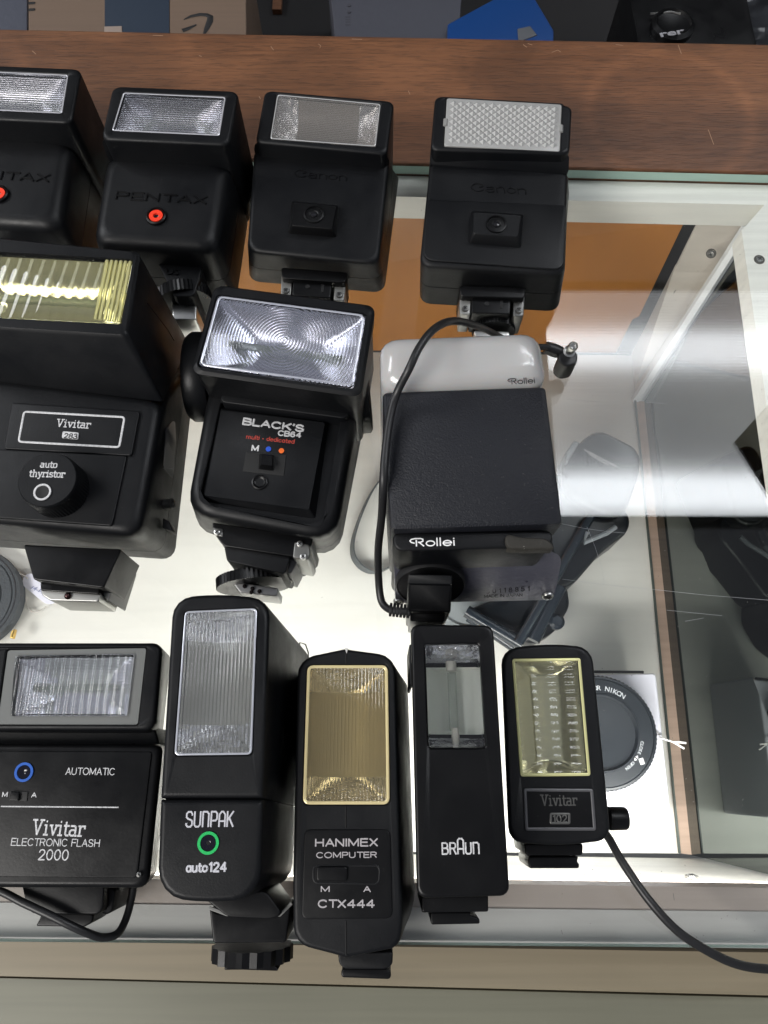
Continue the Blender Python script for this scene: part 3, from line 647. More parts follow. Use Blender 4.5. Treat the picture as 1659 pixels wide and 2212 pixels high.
# ------------------------------------------------------------ things inside the case
def box_nikon():
    zt = FL+.05
    t = Thing('lens_box', 'white lens carton under the glass with a big round black cap on top', 'box', P(1300, 1600, FL))
    WC = mat('white_carton', (.68, .68, .76), .5)
    t.part('carton', M().slab(Ps([(1160, 1462), (1417, 1454), (1450, 1766), (1165, 1768)], zt), FL+.0005, .002, .001), WC)
    t.part('flap', M().tube([P(1180, 1450, zt-.001), P(1390, 1452, zt-.001)], .0008, 6), DEEP)
    c = P(1299, 1582, zt+.012)
    k = (P(1419, 1582, zt+.012)-c).length
    cap_ = Thing('protective_disc', 'round black lens mount cap with white lettering on the white carton', 'lens cap', Vector((c.x, c.y, zt)))
    m = M(); n = 160
    rings = []
    for (rr, z, tt) in ((1, -.011, 1), (1, -.001, 1), (.985, 0, 0), (.95, .0002, 0), (.945, -.0004, 0), (.93, 0, 0), (.69, 0, 0), (.68, .0006, 0), (.66, .0006, 0), (.64, -.003, 0), (.3, -.0045, 0), (.05, -.005, 0)):
        rings.append([c+Vector((math.cos(2*math.pi*i/n), math.sin(2*math.pi*i/n), 0))*k*(rr+(.014 if tt and i % 2 else 0))+Vector((0, 0, z)) for i in range(n)])
    m.loft(rings); cp = cap_.part('cap', m, mat('slate_black_plastic', (.008, .011, .015), .42))
    def around(txt, a0, a1, rad, cap, bold=.0):
        mm = M(); L = len(txt)
        for i, ch in enumerate(txt):
            if ch == ' ': continue
            a = math.radians(a0+(a1-a0)*i/max(1, L-1)); vs, fs = font_mesh(ch, bold)
            x0 = min(v.x for v in vs); x1 = max(v.x for v in vs); xc = (x0+x1)/2
            er = Vector((math.cos(a), math.sin(a), 0)); et = Vector((math.sin(a), -math.cos(a), 0))
            mm.add([c+er*(k*rad+v.y/.72*cap*k)+et*(v.x-xc)/.72*cap*k+Vector((0, 0, .0003 if v.z > 0 else -.0002)) for v in vs], fs)
        return mm
    cap_.part('lettering', around('FOR NIKON', 99, 55, .74, .09), mat('grey_white_print', (.45, .47, .5), .5), cp)
    cap_.part('lettering', around('CLOSE', -14, -29, .71, .055), mat('grey_white_print2', (.4, .42, .44), .5), cp)
    cap_.part('lettering', around('OPEN', -46, -57, .71, .055), mat('grey_white_print3', (.4, .42, .44), .5), cp)
    ar = M()
    for (a, s_) in ((-35, 1), (-40, -1)):
        a = math.radians(a); er = Vector((math.cos(a), math.sin(a), 0)); et = Vector((math.sin(a), -math.cos(a), 0))*s_
        q = [c+er*k*.73+et*k*-.025, c+er*k*.76+et*k*.02, c+er*k*.70+et*k*.02]
        ar.loft([q, lift(q, .0004)])
    cap_.part('arrow_mark', ar, WHT, cp)
    p0 = P(1384, 1638, zt+.0122); p1 = P(1389, 1651, zt+.0122)
    cap_.part('index_mark', M().tube([p0, p1], .0013, 10, .3), WHT, cp)
    st = M(); st.tube([P(1419, 1580, zt), P(1428, 1594, zt+.004), P(1455, 1603, zt+.006), P(1478, 1617, zt+.006)], .0006, 6)
    st.tube([P(1455, 1603, zt+.006), P(1468, 1603, zt+.008), P(1482, 1605, zt+.008)], .0006, 6)
    solo('string', st, mat('white_string', (.7, .68, .68), .8), 'short white string with a split end sticking out from the lens carton', 'string')
box_nikon()
def rig():
    t = Thing('camera_rig', 'black camera with square lens hood lying diagonally under the glass beside the white carton', 'camera', P(1250, 1150, FL))
    BB = mat('blue_black_plastic', (.003, .0045, .007), .3, bump=(300, .00005))
    BB2 = mat('blue_black_satin', (.012, .017, .024), .22)
    z = FL
    t.part('lens_hood', M().slab([P(*q) for q in [(1218, 985, z+.04), (1290, 922, z+.05), (1384, 970, z+.05), (1386, 1015, z+.05), (1352, 1110, z+.045), (1300, 1110, z+.045), (1215, 1060, z+.04)]], z+.0005, .008, .003), BB)
    t.part('hood_latch', M().slab(Ps([(1222, 978), (1240, 951), (1253, 955), (1225, 1000)], z+.045), z+.02, .001, .001), mat('grey_tab', (.16, .17, .18), .4))
    hl = M(); words(hl, 'WATERPROOF LENS HOOD', (1261, 973), (1330, 1009), 4, z+.0502, .02); words(hl, 'WIDE MOUNT', (1270, 981), (1312, 1006), 4, z+.0502, .02)
    t.part('lettering', hl, GRYP)
    t.part('body', M().slab([P(*q) for q in [(1120, 1030, z+.03), (1215, 1020, z+.034), (1362, 1106, z+.036), (1362, 1146, z+.034), (1300, 1192, z+.03), (1236, 1266, z+.028), (1090, 1290, z+.028), (1080, 1150, z+.028)]], z+.0004, .006, .003), BB)
    t.part('grip', M().slab([P(*q) for q in [(1090, 1285, z+.026), (1226, 1262, z+.026), (1233, 1308, z+.024), (1200, 1364, z+.022), (1150, 1392, z+.02), (1060, 1352, z+.02), (1010, 1315, z+.018)]], z+.0004, .004, .003), BB)
    for a, b_, r in (((1275, 1115, .040), (1120, 1388, .028), .0034), ((1210, 1268, .030), (1152, 1384, .028), .0042), ((1008, 1320, .022), (1128, 1392, .024), .0042), ((1012, 1332, .014), (1110, 1398, .014), .0034)):
        A = P(a[0], a[1], z+a[2]); B = P(b_[0], b_[1], z+b_[2])
        t.part('rail', M().tube([A+(B-A)*k/6 for k in range(7)], r, 12), BB2)
    t.part('handle', M().tube([P(x, y, z+.04) for x, y in [(1268, 1150), (1262, 1172), (1310, 1152), (1330, 1138)]], .0016, 8), mat('grey_wire', (.22, .24, .26), .3))
    t.part('knob', M().turned(P(1200, 1345, z+.026), [(.005, 0), (.005, .004), (.003, .006)], 20), BB2)
    solo('battery_door', M().slab([P(*q, z+.012) for q in [(1243, 1196), (1275, 1180), (1284, 1196), (1255, 1210)]], z+.0004, .001, .001), BB, 'small black plastic clip on the white shelf beside the diagonal camera', 'clip')
rig()
# strap loop
sp_ = [(905, 985), (850, 1004), (820, 1036), (795, 1072), (773, 1120), (758, 1168), (757, 1200), (768, 1222), (786, 1236), (806, 1240), (830, 1232), (860, 1212), (905, 1180)]
def smooth(pts, n=4):
    out = []
    for i in range(len(pts)-1):
        a = pts[max(i-1, 0)]; b = pts[i]; c = pts[i+1]; d = pts[min(i+2, len(pts)-1)]
        for k in range(n):
            t = k/n
            out.append(.5*((2*b)+(c-a)*t+(2*a-5*b+4*c-d)*t*t+(3*b-a-3*c+d)*t**3))
    out.append(pts[-1]); return out
m = M(); L = smooth([P(x, y, FL+.0005) for x, y in sp_], 5)
m.loft([[p+Vector((0, 0, 0)), p+Vector((.0012, 0, 0)), p+Vector((.0035, .0005, .007)), p+Vector((.0023, .0005, .007))] for p in L])
solo('strap', m, mat('grey_strap', (.075, .085, .09), .5, bump=(400, .0002)), 'dark grey carrying strap curling in a loop under the glass', 'strap')
m = M().turned(P(1010, 1290, FL), [(.028, 0), (.028, .009), (.026, .011), (.022, .011), (.02, .009), (.001, .009)], 48)
solo('filter_ring', m, mat('pale_grey_ring', (.22, .24, .25), .3), 'pale grey round filter case on the white shelf under the glass', 'filter case')
t = Thing('lens_pouch', 'round grey felt lens pouch with a gold zip pull at the left edge', 'pouch', P(-60, 1290, FL))
FELT = mat('grey_felt', (.075, .082, .09), .9, bump=(500, .0006), spec=.2)
c = P(-70, 1292, FL+.012); kr = (P(42, 1292, FL+.012)-c).length
t.part('body', M().turned(c, [(kr*.96, -.0115), (kr, -.004), (kr*.99, -.001), (kr*.95, 0), (kr*.86, 0), (kr*.85, -.0012), (kr*.83, 0), (kr*.66, .0008), (kr*.64, -.0006), (kr*.62, .0006), (kr*.3, .001), (.0005, .001)], 64), FELT)
t.part('stitching', M().tube([c+Vector((math.cos(a*.05)*kr*.92, math.sin(a*.05)*kr*.92, .0002)) for a in range(126)], .0004, 4), mat('dark_thread', (.03, .03, .035), .8))
t.part('zip_pull', M().slab(Ps([(24, 1362), (32, 1358), (27, 1379), (20, 1378)], FL+.0135), FL+.010, .0006, .0006), mat('gold_metal', (.75, .5, .15), .3, 1))
t = Thing('price_tag', 'small white paper tag with blue handwriting and string under the glass', 'tag', P(90, 1280, FL))
tg = M(); c4 = Ps([(46, 1262), (52, 1240), (76, 1238), (128, 1284), (118, 1304), (100, 1306)], FL+.004)
tg.slab(c4, FL+.0035, .004, .0001)
tgp = t.part('paper', tg, mat('tag_paper', (.70, .70, .80), .7))
hw = M(); words(hw, '14-140mm', (66, 1272), (116, 1293), 8, FL+.0043, .0, .25)
t.part('lettering', hw, mat('blue_grey_ink', (.28, .30, .45), .6), tgp)
t.part('string', M().tube(smooth([P(x, y, FL+.004) for x, y in [(10, 1212), (28, 1234), (48, 1241), (60, 1250)]], 4), .0005, 6), mat('tag_string', (.6, .58, .55), .8))
t.part('string', M().tube(smooth([P(x, y, FL+.003) for x, y in [(56, 1290), (58, 1308), (70, 1322), (86, 1320), (100, 1310)]], 4), .0005, 6), mat('tag_string2', (.5, .48, .45), .8))

# ------------------------------------------------------------ flash units
GRP = 'second hand camera flashes laid out in rows on the glass'
LENSES = {}
def flash(label, px, rot=0):
    return Thing('camera_flash', label, 'camera flash', P(px[0], px[1], 0), rot, GRP)
def rotof(a, b, h):
    d = P(*b, h)-P(*a, h); return math.atan2(d.y, d.x)
def shell(t, face, h, r, seam, base_in=.001, e=.0015, hole=None, hr=.001, hd=.016, m_=None, base=None, name='body', rear=True, z0=.0006, mats=None):
    """front shell (with a lens opening) and rear shell of a flash body"""
    Fc = Ps(face, h); m_ = m_ or BLK
    zb = atz(Ps(base, 0), z0) if base else atz(inset(Fc, base_in), z0)
    hz = min(p.z for p in Fc)
    def mid(z, off=0):
        f = (z-z0)/(hz-z0)
        return inset([Vector((b.x+(a.x-b.x)*f, b.y+(a.y-b.y)*f, z)) for a, b in zip(Fc, zb)], off)
    ro = None
    if rear:
        ro = t.part('rear_shell', M().loft([ring(inset(zb, .0015), r), ring(lift(zb, .0015), r), ring(mid(seam-.0002), r)]), m_)
        rs = [ring(mid(seam+.0002), r)]
    else: rs = [ring(inset(zb, .001), r), ring(lift(zb, .001), r)]
    rs.append(ring(mid(seam+.0002, .0)if rear else mid(hz*.5), r) if not rear else ring(mid(max(seam+.001, hz-e*2.5)), r))
    rs.append(ring(lift(Fc, -e), r))
    for a in (.3, .6, .85, 1.0):
        rs.append(ring(lift(inset(Fc, e*(1-math.cos(a*math.pi/2))), -e*(1-math.sin(a*math.pi/2))), r))
    if hole:
        Hc = Ps(hole, h)
        rs += [ring(inset(Hc, -.0004), hr), ring(lift(Hc, -.0004), hr), ring(lift(Hc, -hd), hr)]
    b = t.part(name, M().loft(rs), m_)
    return b, Fc
def reflector(t, hole, h, along, depth, m_=None, ends=.18, nu=40, nv=14, parent=None, top=-.0025, mid=None, tube=True):
    """parabolic trough behind the lens"""
    c = inset(Ps(hole, h), .0008)
    if not along == 'X': c = [c[3], c[0], c[1], c[2]]
    vs = []; fs = []
    for i in range(nu+1):
        u = i/nu; eu = min(u, 1-u)/ends; eu = min(1, eu)
        for j in range(nv+1):
            v = j/nv
            p = (c[0]*(1-u)+c[1]*u)*(1-v)+(c[3]*(1-u)+c[2]*u)*v
            s = (1-(2*v-1)**2)
            vs.append(Vector((p.x, p.y, p.z+top-depth*min(s, eu**.8))))
    def strip(i0, i1):
        return M().add(vs[i0*(nv+1):(i1+1)*(nv+1)], [(i*(nv+1)+j, i*(nv+1)+j+1, (i+1)*(nv+1)+j+1, (i+1)*(nv+1)+j) for i in range(i1-i0) for j in range(nv)])
    if mid:
        k = max(1, round(nu*ends)); ro = t.part('reflector', strip(k, nu-k), mid, parent, sharp=50)
        t.part('reflector_end', strip(0, k), m_ or FOIL, ro, sharp=50); t.part('reflector_end', strip(nu-k, nu), m_ or FOIL, ro, sharp=50)
    else: ro = t.part('reflector', strip(0, nu), m_ or MIRR, parent, sharp=50)
    a = (c[0]+c[3])/2; b = (c[1]+c[2])/2; zz = Vector((0, 0, top-depth*.55))
    A = a+(b-a)*.06+zz; B = b+(a-b)*.06+zz
    if tube: t.part('flash_tube', M().tube([A+(B-A)*k/8 for k in range(9)], .0016, 10), TUBE, ro)
    return ro
def pane(t, hole, h, m_, th=.0014, hr=.001, parent=None, proud=-.0003, gap=.00035, name='lens'):
    c = inset(Ps(hole, h), gap)
    return t.part(name, M().slab(lift(c, proud), min(p.z for p in c)+proud-th, hr, .0004), m_, parent)
def hoop(c, r0, r1, z0, z1, n=36):
    return M().turned(c, [(r0, z0), (r0, z1), (r1, z1), (r1, z0), (r0, z0)], n)
def eye(t, px, h, r, ringm, parent, depth=.003, rim=.0, z=.0004, inner=.74):
    """round sensor window: coloured ring round a dark glass bead"""
    c = P(*px, h)
    if rim: t.part('sensor_rim', M().turned(c, [(rim*1.12, -.0005), (rim*1.05, .0012), (rim*.9, .0016), (rim*.8, .0008), (rim*.7, -.0004)], 32), BLK2, parent)
    m = M(); n = 32
    m.loft([circle3(c+Vector((0, 0, -.0008)), r, n), circle3(c+Vector((0, 0, z)), r, n), circle3(c+Vector((0, 0, z)), r*inner, n), circle3(c+Vector((0, 0, -.0006)), r*(inner-.04), n)], True, True)
    o = t.part('sensor_ring', m, ringm, parent)
    t.part('sensor_window', M().turned(c, [(r*(inner-.03), -.0004), (r*(inner-.05), .0002), (r*.28, .0001), (r*.1, -.0001), (r*.04, -.0002)], 24), mat('dark_sensor_glass', (.006, .006, .012), .08), o)
    return o
def foot(t, px, h0, h1, r=.001, m_=None, name='foot'):
    return t.part(name, M().slab(Ps(px, h1), h0, r, .0006), m_ or BLK2)
def wheel(t, pa_, pb_, z, rad, th, m_=None, nt=90, tooth=.0004, name='locking_wheel', ax=None):
    """toothed wheel; its axis runs from pa_ to pb_ direction"""
    A = Vector(pa_); ax = (Vector(pb_)-A).normalized()
    a = ax.orthogonal().normalized(); b = ax.cross(a); m = M(); rings = []
    for zz, rr, tt in ((0, rad*.9, 0), (0, rad, 1), (th, rad, 1), (th, rad*.9, 0)):
        rings.append([A+ax*zz+(a*math.cos(2*math.pi*k/nt)+b*math.sin(2*math.pi*k/nt))*(rr+(tooth if tt and k % 2 else 0)) for k in range(nt)])
    m.loft(rings)
    return t.part(name, m, m_ or BLK2, flat=False, sharp=20)
LP = dict()

# --- two wide headed flashes with an orange ringed eye (top left) ---
def soft_flash(dx, dy, sc_, label, ox, oy, full):
    """ox, oy: photo position of the head's top right corner; the others are offsets from it"""
    def q(x, y): return (ox+(x-516)*sc_, oy+(y-195)*sc_)
    h0, h1 = .044, .058
    t = flash(label, q(360, 400), rotof(q(217, 299), q(494, 313), .05))
    hb = [q(243, 184), q(516, 195), q(494, 313), q(217, 300)]
    hole = [q(266, 199), q(488, 209), q(474, 293), q(241, 282)]
    hd, Fc = shell(t, hb, h1, .004, .02, .0, .0016, hole, .0012, .015, name='flash_head', rear=False)
    reflector(t, hole, h1, 'X', .011, ends=.32, parent=hd)
    pane(t, hole, h1, LP.setdefault('fine', lensmat('fine_ribbed_lens', (.97, .97, 1), 'Y', .0013, .00022)), parent=hd)
    rect_outline_m = rect_outline(M(), inset(Ps(hole, h1), .0004), .001, h1-.0001, .00035)
    t.part('lens_edge', rect_outline_m, mat('clear_edge', (.8, .8, .85), .15, .6), hd)
    bt_ = [q(228, 318), q(497, 332), q(466, 540), q(193, 524)]
    b, _ = shell(t, [(*q(228, 326), h0), (*q(498, 342), h0), (*q(467, 538), h0), (*q(194, 522), h0)], h0, .007, .02, -.002, .006, name='body', m_=BLK)
    # sloping throat between head and body
    top = [P(*q(219, 302), h1-.002), P(*q(494, 316), h1-.002)]; bot = [P(*q(494, 352), h0+.0006), P(*q(230, 337), h0+.0006)]
    c = [top[0], top[1], bot[0], bot[1]]
    t.part('throat', M().loft([ring(atz(c, .03), .002), ring(c, .002)]), BLK)
    tm = M(); sans(tm, 'PENTAX', q(251, 429), q(444, 440), 18*sc_, h0+.0002, .11, .9)
    t.part('lettering', tm, BLK2, b)
    eye(t, q(338, 469), h0, .0033*sc_, REDM, b, rim=.0046, z=.0012, inner=.42)
    # foot block and toothed wheel
    if full:
        foot(t, [q(330, 545), q(440, 552), q(432, 600), q(418, 640), q(375, 640)], .004, .030, .002, BLK)
        c0 = P(*q(395, 640), .018); wheel(t, c0, c0+Vector((.2, -1, 0)), 0, .014, .006)
        fm_ = M(); words(fm_, 'US', q(357, 592), q(386, 594), 14, .0302, .02, 0, .0005)
        t.part('lettering', fm_, BLK2)
        foot(t, [q(372, 655), q(425, 660), q(424, 690), q(372, 690)], .005, .022, .001, SIL, 'shoe')
    else:
        foot(t, [q(310, 545), q(420, 552), q(405, 640), q(335, 640)], .004, .026, .002, BLK)
    return t
soft_flash(0, 0, 1, 'second flash from the left in the back row, matte black with an orange ringed eye', 516, 195, True)
soft_flash(0, 0, 1, 'matte black flash with orange ringed eye, cut off by the left edge', 176, 147, False)

# --- two boxy flashes of the back row with a raised sensor block ---
def boxy(label, hb, hole, face, sens, circ, txt, base, clip, kind):
    h0, h1 = .036, .046
    t = flash(label, ((face[0][0]+face[2][0])/2, (face[0][1]+face[2][1])/2), rotof(hb[3], hb[2], h1))
    hd, _ = shell(t, hb, h1, .0035, .02, -.0, .0016, hole, .0012, .012, name='flash_head', rear=False)
    b, _ = shell(t, face, h0, [.003, .003, .006, .006], .018, 0, .0022, base=base, name='body')
    thr = [P(hb[3][0]+1, hb[3][1]+1, h1-.003), P(hb[2][0]-1, hb[2][1]+1, h1-.003), P(face[1][0], face[1][1]+6, h0+.0004), P(face[0][0], face[0][1]+6, h0+.0004)]
    t.part('throat', M().loft([ring(atz(thr, .02), .002), ring(thr, .002)]), BLK)
    if kind == 1:
        reflector(t, hole, h1, 'X', .009, ends=.2, parent=hd, mid=SATINB, tube=False)
        pane(t, hole, h1, lensmat('rib_lens_a', (.95, .93, .90), 'Y', .0011, .00016, haze=.06), parent=hd)
        inner = [((hole[0][0]*5+hole[1][0])/6-6, hole[0][1]+12), ((hole[0][0]+hole[1][0]*5)/6+18, hole[1][1]+8), (hole[2][0]-18, hole[2][1]-5), (hole[3][0]+20, hole[3][1]-2)]
        t.part('lens_edge', rect_outline(M(), inset(Ps(hole, h1), .0006), .0012, h1-.0002, .0003), mat('clear_edge_b', (.75, .75, .75), .15, .6), hd)
    else:
        # diffuser of small moulded pyramids
        c = inset(Ps(hole, h1), .0003); m = M().slab(lift(c, .0002), h1-.004, .0012, .0004)
        dif = t.part('diffuser', m, mat('pearl_plastic', (.48, .48, .47), .2, trans=.35, coat=.5), hd)
        ci = inset(c, .0016); pm = M(); nu, nv = 14, 7
        for i in range(nu):
            for j in range(nv*2-1):
                u = (i+.5+(.5 if j % 2 else 0))/nu; v = (j/2+.5)/nv
                if u > 1-.4/nu: continue
                def q(u_, v_): return (ci[0]*(1-u_)+ci[1]*u_)*(1-v_)+(ci[3]*(1-u_)+ci[2]*u_)*v_
                z = Vector((0, 0, .0003)); a_, b_ = .46/nu, .46/nv
                k = [q(u-a_, v)+z, q(u, v+b_)+z, q(u+a_, v)+z, q(u, v-b_)+z]; tp_ = q(u, v)+Vector((0, 0, .0017))
                o_ = len(pm.v); pm.v += k+[tp_]; pm.f += [(o_, o_+1, o_+4), (o_+1, o_+2, o_+4), (o_+2, o_+3, o_+4), (o_+3, o_, o_+4), (o_+3, o_+2, o_+1, o_)]
        t.part('prism_pattern', pm, mat('clear_pearl', (.60, .60, .59), .10, trans=.35, coat=.5), dif, flat=True)
        for (a1, a2) in ((0, 3), (1, 2)):
            A = c[a1]*.55+c[a2]*.45+Vector((0, 0, .0002)); B = c[a1]*.4+c[a2]*.6+Vector((0, 0, .0002))
            t.part('clip', M().tube([A, B], .0011, 6, .5), mat('clip_plastic', (.35, .35, .34), .2, trans=.3), dif)
        # raised front panel
        pn = Ps(sens['panel'], h0+.0010)
        t.part('front_panel', M().slab(pn, h0-.001, [.001, .001, .005, .005], .0006), BLK, b)
    hz = h0+.001 if kind == 2 else h0
    ft = Ps(sens['top'], hz+.0055); fb = Ps(sens['base'], hz-.0003)
    m = M().loft([ring(fb, .0012), ring(lift(ft, -.0006), .0012), ring(inset(ft, .0005), .001)])
    s = t.part('sensor_block', m, BLK2 if kind == 1 else BLK)
    c = P(*circ, hz+.0055)
    rr = .0047
    t.part('sensor_bezel', M().turned(c, [(rr*1.08, -.0004), (rr*1.05, .0007), (rr*.9, .0009), (rr*.85, .0002), (rr*.5, .0003), (rr*.35, -.0002)], 36), BLK2, s)
    t.part('sensor_window', M().turned(c, [(rr*.34, -.0002), (rr*.3, .0006), (rr*.1, .0008)], 20), mat('sensor_glass', (.01, .01, .012), .05), s)
    tm = M(); strokes(tm, ['C', 'an', 'n', 'oc', 'n'], *txt, h0+.0002, .055, .9)
    t.part('lettering', tm, BLK2, b)
    # clip plate with screws at the foot
    cx, cy, ang, s0 = clip
    def k(x, y): return (cx+(x*math.cos(ang)-y*math.sin(ang))*s0, cy+(x*math.sin(ang)+y*math.cos(ang))*s0)
    foot(t, [k(-74, -14), k(74, -14), k(70, 10), k(-70, 10)], .006, .026, .0015, BLK2, 'mount_collar')
    mp_ = foot(t, [k(-45, 0), k(42, 0), k(40, 46), k(-45, 46)], .006, .0235, .001, BLK2, 'mount_plate')
    c = P(*k(-12, 25), .0236); t.part('hole', M().disc(c, .0012, -.0006, .00025, 14), DEEP, mp_)
    q_ = Ps([k(18, 16), k(24, 16), k(24, 34), k(18, 34)], .0238); t.part('slot', M().slab(q_, .023, .0002, .0001), DEEP, mp_)
    for sx in (-1, 1):
        pl = [k(sx*47, 2), k(sx*72, 2), k(sx*70, 50), k(sx*47, 50)]
        if sx < 0: pl = pl[::-1]
        e_ = foot(t, pl, .006, .022, .001, mat('worn_grey_metal', (.30, .30, .285), .38, .5) if (kind == 1 or sx < 0) else DARKM, 'side_bracket')
        for yy in (14, 38): screw(t, P(*k(sx*59, yy), .0222), .0017, None, e_, DARKM)
    c0 = P(*k(4, 72), .0095)
    wheel(t, c0, c0+Vector((-.02, -1, 0)), 0, .0105, .0045)
    foot(t, [k(-38, 84), k(40, 84), k(42, 98), k(-36, 98)], .004, .015, .001, SIL, 'shoe')
    # battery door seam
    dm = M().tube([P(*base[2], .003)+Vector((-.012, .0, 0)), P(*face[2], .018)+Vector((-.011, -.001, 0)), P(*face[2], .030)+Vector((-.010, -.0005, 0))], .00025, 4)
    return t
boxy('boxy black flash with clear ribbed lens, third from the left in the back row',
     [(572, 193), (852, 217), (836, 333), (551, 306)], [(598, 202), (824, 223), (812.5, 317), (582, 300)],
     [(548, 322), (842, 345), (818, 570), (533, 541)], dict(top=[(632.6, 435), (729, 444), (718.6, 496), (628.6, 488)], base=[(630, 434), (732, 444), (727, 514), (622, 505)]),
     (678, 464), ((636, 381), (748, 390), 18), [(556, 360), (862, 384), (830, 638), (538, 612)], (678, 596, .075, .98), 1)
boxy('boxy black flash with a pearly diamond patterned diffuser, rightmost of the back row',
     [(940, 205), (1237, 227), (1231, 332), (930, 323)], [(964, 211), (1215, 225), (1211, 329), (958, 316)],
     [(929, 350), (1228, 370), (1222, 592), (906, 573)], dict(top=[(1021, 457), (1128, 464), (1120, 513), (1021, 505)], base=[(1018, 455), (1131, 463), (1126, 537), (1012, 526)],
     panel=[(924, 430), (1224, 443), (1218, 583), (914, 561)]),
     (1072, 485), ((1018, 412), (1136, 419), 20), [(924, 400), (1228, 412), (1205, 678), (905, 660)], (1064, 632, .035, .98), 2)

# --- big flash with a yellowish ribbed lens at the left of the middle row ---
def big_left():
    h0, h1 = .056, .084
    t = flash('large black flash with yellowish lens and round knob, left end of the middle row', (140, 950), rotof((0, 690), (275, 728), .08))
    face = [(-112, 800), (352, 861), (299, 1156), (-130, 1118)]
    base = [(-40, 720), (428, 770), (379, 1212), (-60, 1180)]
    b, _ = shell(t, face, h0, .006, .020, 0, .004, base=base, name='body', m_=BLK)
    hf = [(-110, 500), (302, 541), (275, 729), (-130, 703)]
    hole = [(-90, 540), (286.5, 561), (260, 699), (-110, 680)]
    Hc = Ps(hf, h1)
    # head: box with a sloping chin
    bk = [P(-60, 560, .030), P(372, 590, .030), P(388, 708, .034), P(-60, 690, .034)]
    bk = [Vector((Hc[0].x, Hc[0].y, .012)), Vector((Hc[1].x+.003, Hc[1].y, .012)), P(352, 868, h0-.001), P(-112, 812, h0-.001)]
    rs = [ring(bk, .002)]
    rs.append(ring(lift(inset(Hc, -.0), -.0012), .0025)); rs.append(ring(inset(Hc, .0012), .0025))
    Hh = Ps(hole, h1); rs += [ring(inset(Hh, -.0003), .0008), ring(lift(Hh, -.0008), .0008), ring(lift(Hh, -.018), .0008)]
    hd = t.part('flash_head', M().loft(rs), BLK)
    reflector(t, hole, h1, 'X', .014, MIRY, ends=.2, parent=hd, nu=60, nv=20)
    L1 = lensmat('cylinder_rib_lens', (.96, .95, .76), 'X', .0048, .00017, pattern2=[('Y', .030, .0002)])
    pane(t, hole, h1, L1, parent=hd, proud=-.0010)
    # yellow end prisms
    pr = M()
    for i in range(6):
        x0 = 228+i*10; A = P(x0+4, 563.5-(5-i)*.6, h1-.0013); B = P(x0-22, 696-(5-i)*1.2, h1-.0013)
        pr.tube([A, B], .0008, 6, .6)
    t.part('end_prism', pr, mat('yellow_clear_plastic', (.84, .81, .42), .12, trans=.6), hd)
    # tilt pod on the right
    t.part('tilt_pod', M().turned(P(412, 815, .034), [(.0, 0), (.019, 0), (.0205, .002), (.0205, .008), (.019, .0105), (.0, .0105)], 40, Vector((1, 0, 0))), BLK)
    # side mark on head
    t.part('seam', M().tube([P(318, 655, .071), P(362, 712, .050), P(376, 735, .042)], .0003, 4), DEEP, hd)
    # front panels
    pl = t.part('label_plate', M().slab(Ps([(26, 869), (302, 888), (284, 984), (8, 969)], h0+.0012), h0-.001, .001, .0005), BLK, b)
    t.part('label_frame', rect_outline(M(), Ps([(52, 889), (269, 901), (257.5, 966), (40, 954)], h0+.0013), .0012, h0+.0013, .00045), WHT, pl)
    tm = M(); strokes(tm, list('Vivitar'), (121, 921), (194, 925), 17, h0+.0013, .075)
    t.part('lettering', tm, WHT, pl)
    t.part('badge', M().slab(Ps([(135, 931), (170, 934), (168, 949), (133, 946)], h0+.0017), h0+.001, .0006, .0002), WHT, pl)
    tm = M(); sans(tm, '283', (138, 946), (165, 948), 11, h0+.0018, .08); t.part('lettering', tm, DEEP, pl)
    pp = t.part('lower_panel', M().slab(Ps([(-60, 967), (274, 984), (242, 1136), (-90, 1112)], h0+.0008), h0-.001, .001, .0005), BLK, b)
    # knob
    zk = h0+.013; c = P(102, 1035, zk); r = (P(165, 1035, zk)-c).length
    kb = M(); n = 120; rings = []
    for rr, z, tt in ((1.06, -.0125, 1), (1.04, -.002, 1), (1.0, -.0004, 0), (.97, 0, 0), (.1, 0, 0)):
        rings.append([c+Vector((math.cos(2*math.pi*i/n), math.sin(2*math.pi*i/n), 0))*r*(rr-(.03 if tt and i % 2 else 0))+Vector((0, 0, z)) for i in range(n)])
    kn = t.part('mode_knob', M().loft(rings), BLK)
    tm = M(); strokes(tm, list('auto'), (87, 1009), (122, 1010), 14, zk, .085); strokes(tm, list('thyristor'), (63, 1029), (139, 1031), 15, zk, .085)
    t.part('lettering', tm, WHT, kn)
    c = P(92, 1063.5, zk); k = (P(111, 1063.5, zk)-c).length
    t.part('ring_mark', hoop(c, k, k*.78, -.0004, .0005), WHT, kn)
    t.part('sensor_window', M().turned(c, [(k*.74, -.0002), (k*.7, .0004), (k*.2, .0002)], 24), DEEP, kn)
    # side window, jack and latch on the right wall
    t.part('side_window', M().slab([P(360, 925, .044), P(376, 905, .030), P(374, 1012, .030), P(350, 1010, .044)], .028, .002, .0004), mat('smoked_window', (.05, .05, .055), .3), b)
    t.part('jack', M().turned(P(369, 1088, .030), [(.0022, -.004), (.0022, .0008), (.0012, .001), (.0008, -.001)], 20, Vector((1, 0, .35))), DARKM, b)
    t.part('release_tab', M().slab([P(352, 1118, .030), P(366, 1126, .030), P(374, 1148, .028), P(350, 1140, .030)], .022, .0005, .0004), BLK2, b)
    # foot
    f1 = foot(t, [(50, 1176), (262, 1186), (224, 1270), (72, 1252)], .014, .040, .001, BLK2)
    foot(t, [(205, 1262), (236, 1200), (262, 1212), (234, 1300)], .008, .030, .001, mat('grey_bracket', (.12, .12, .115), .4), 'foot_bracket')
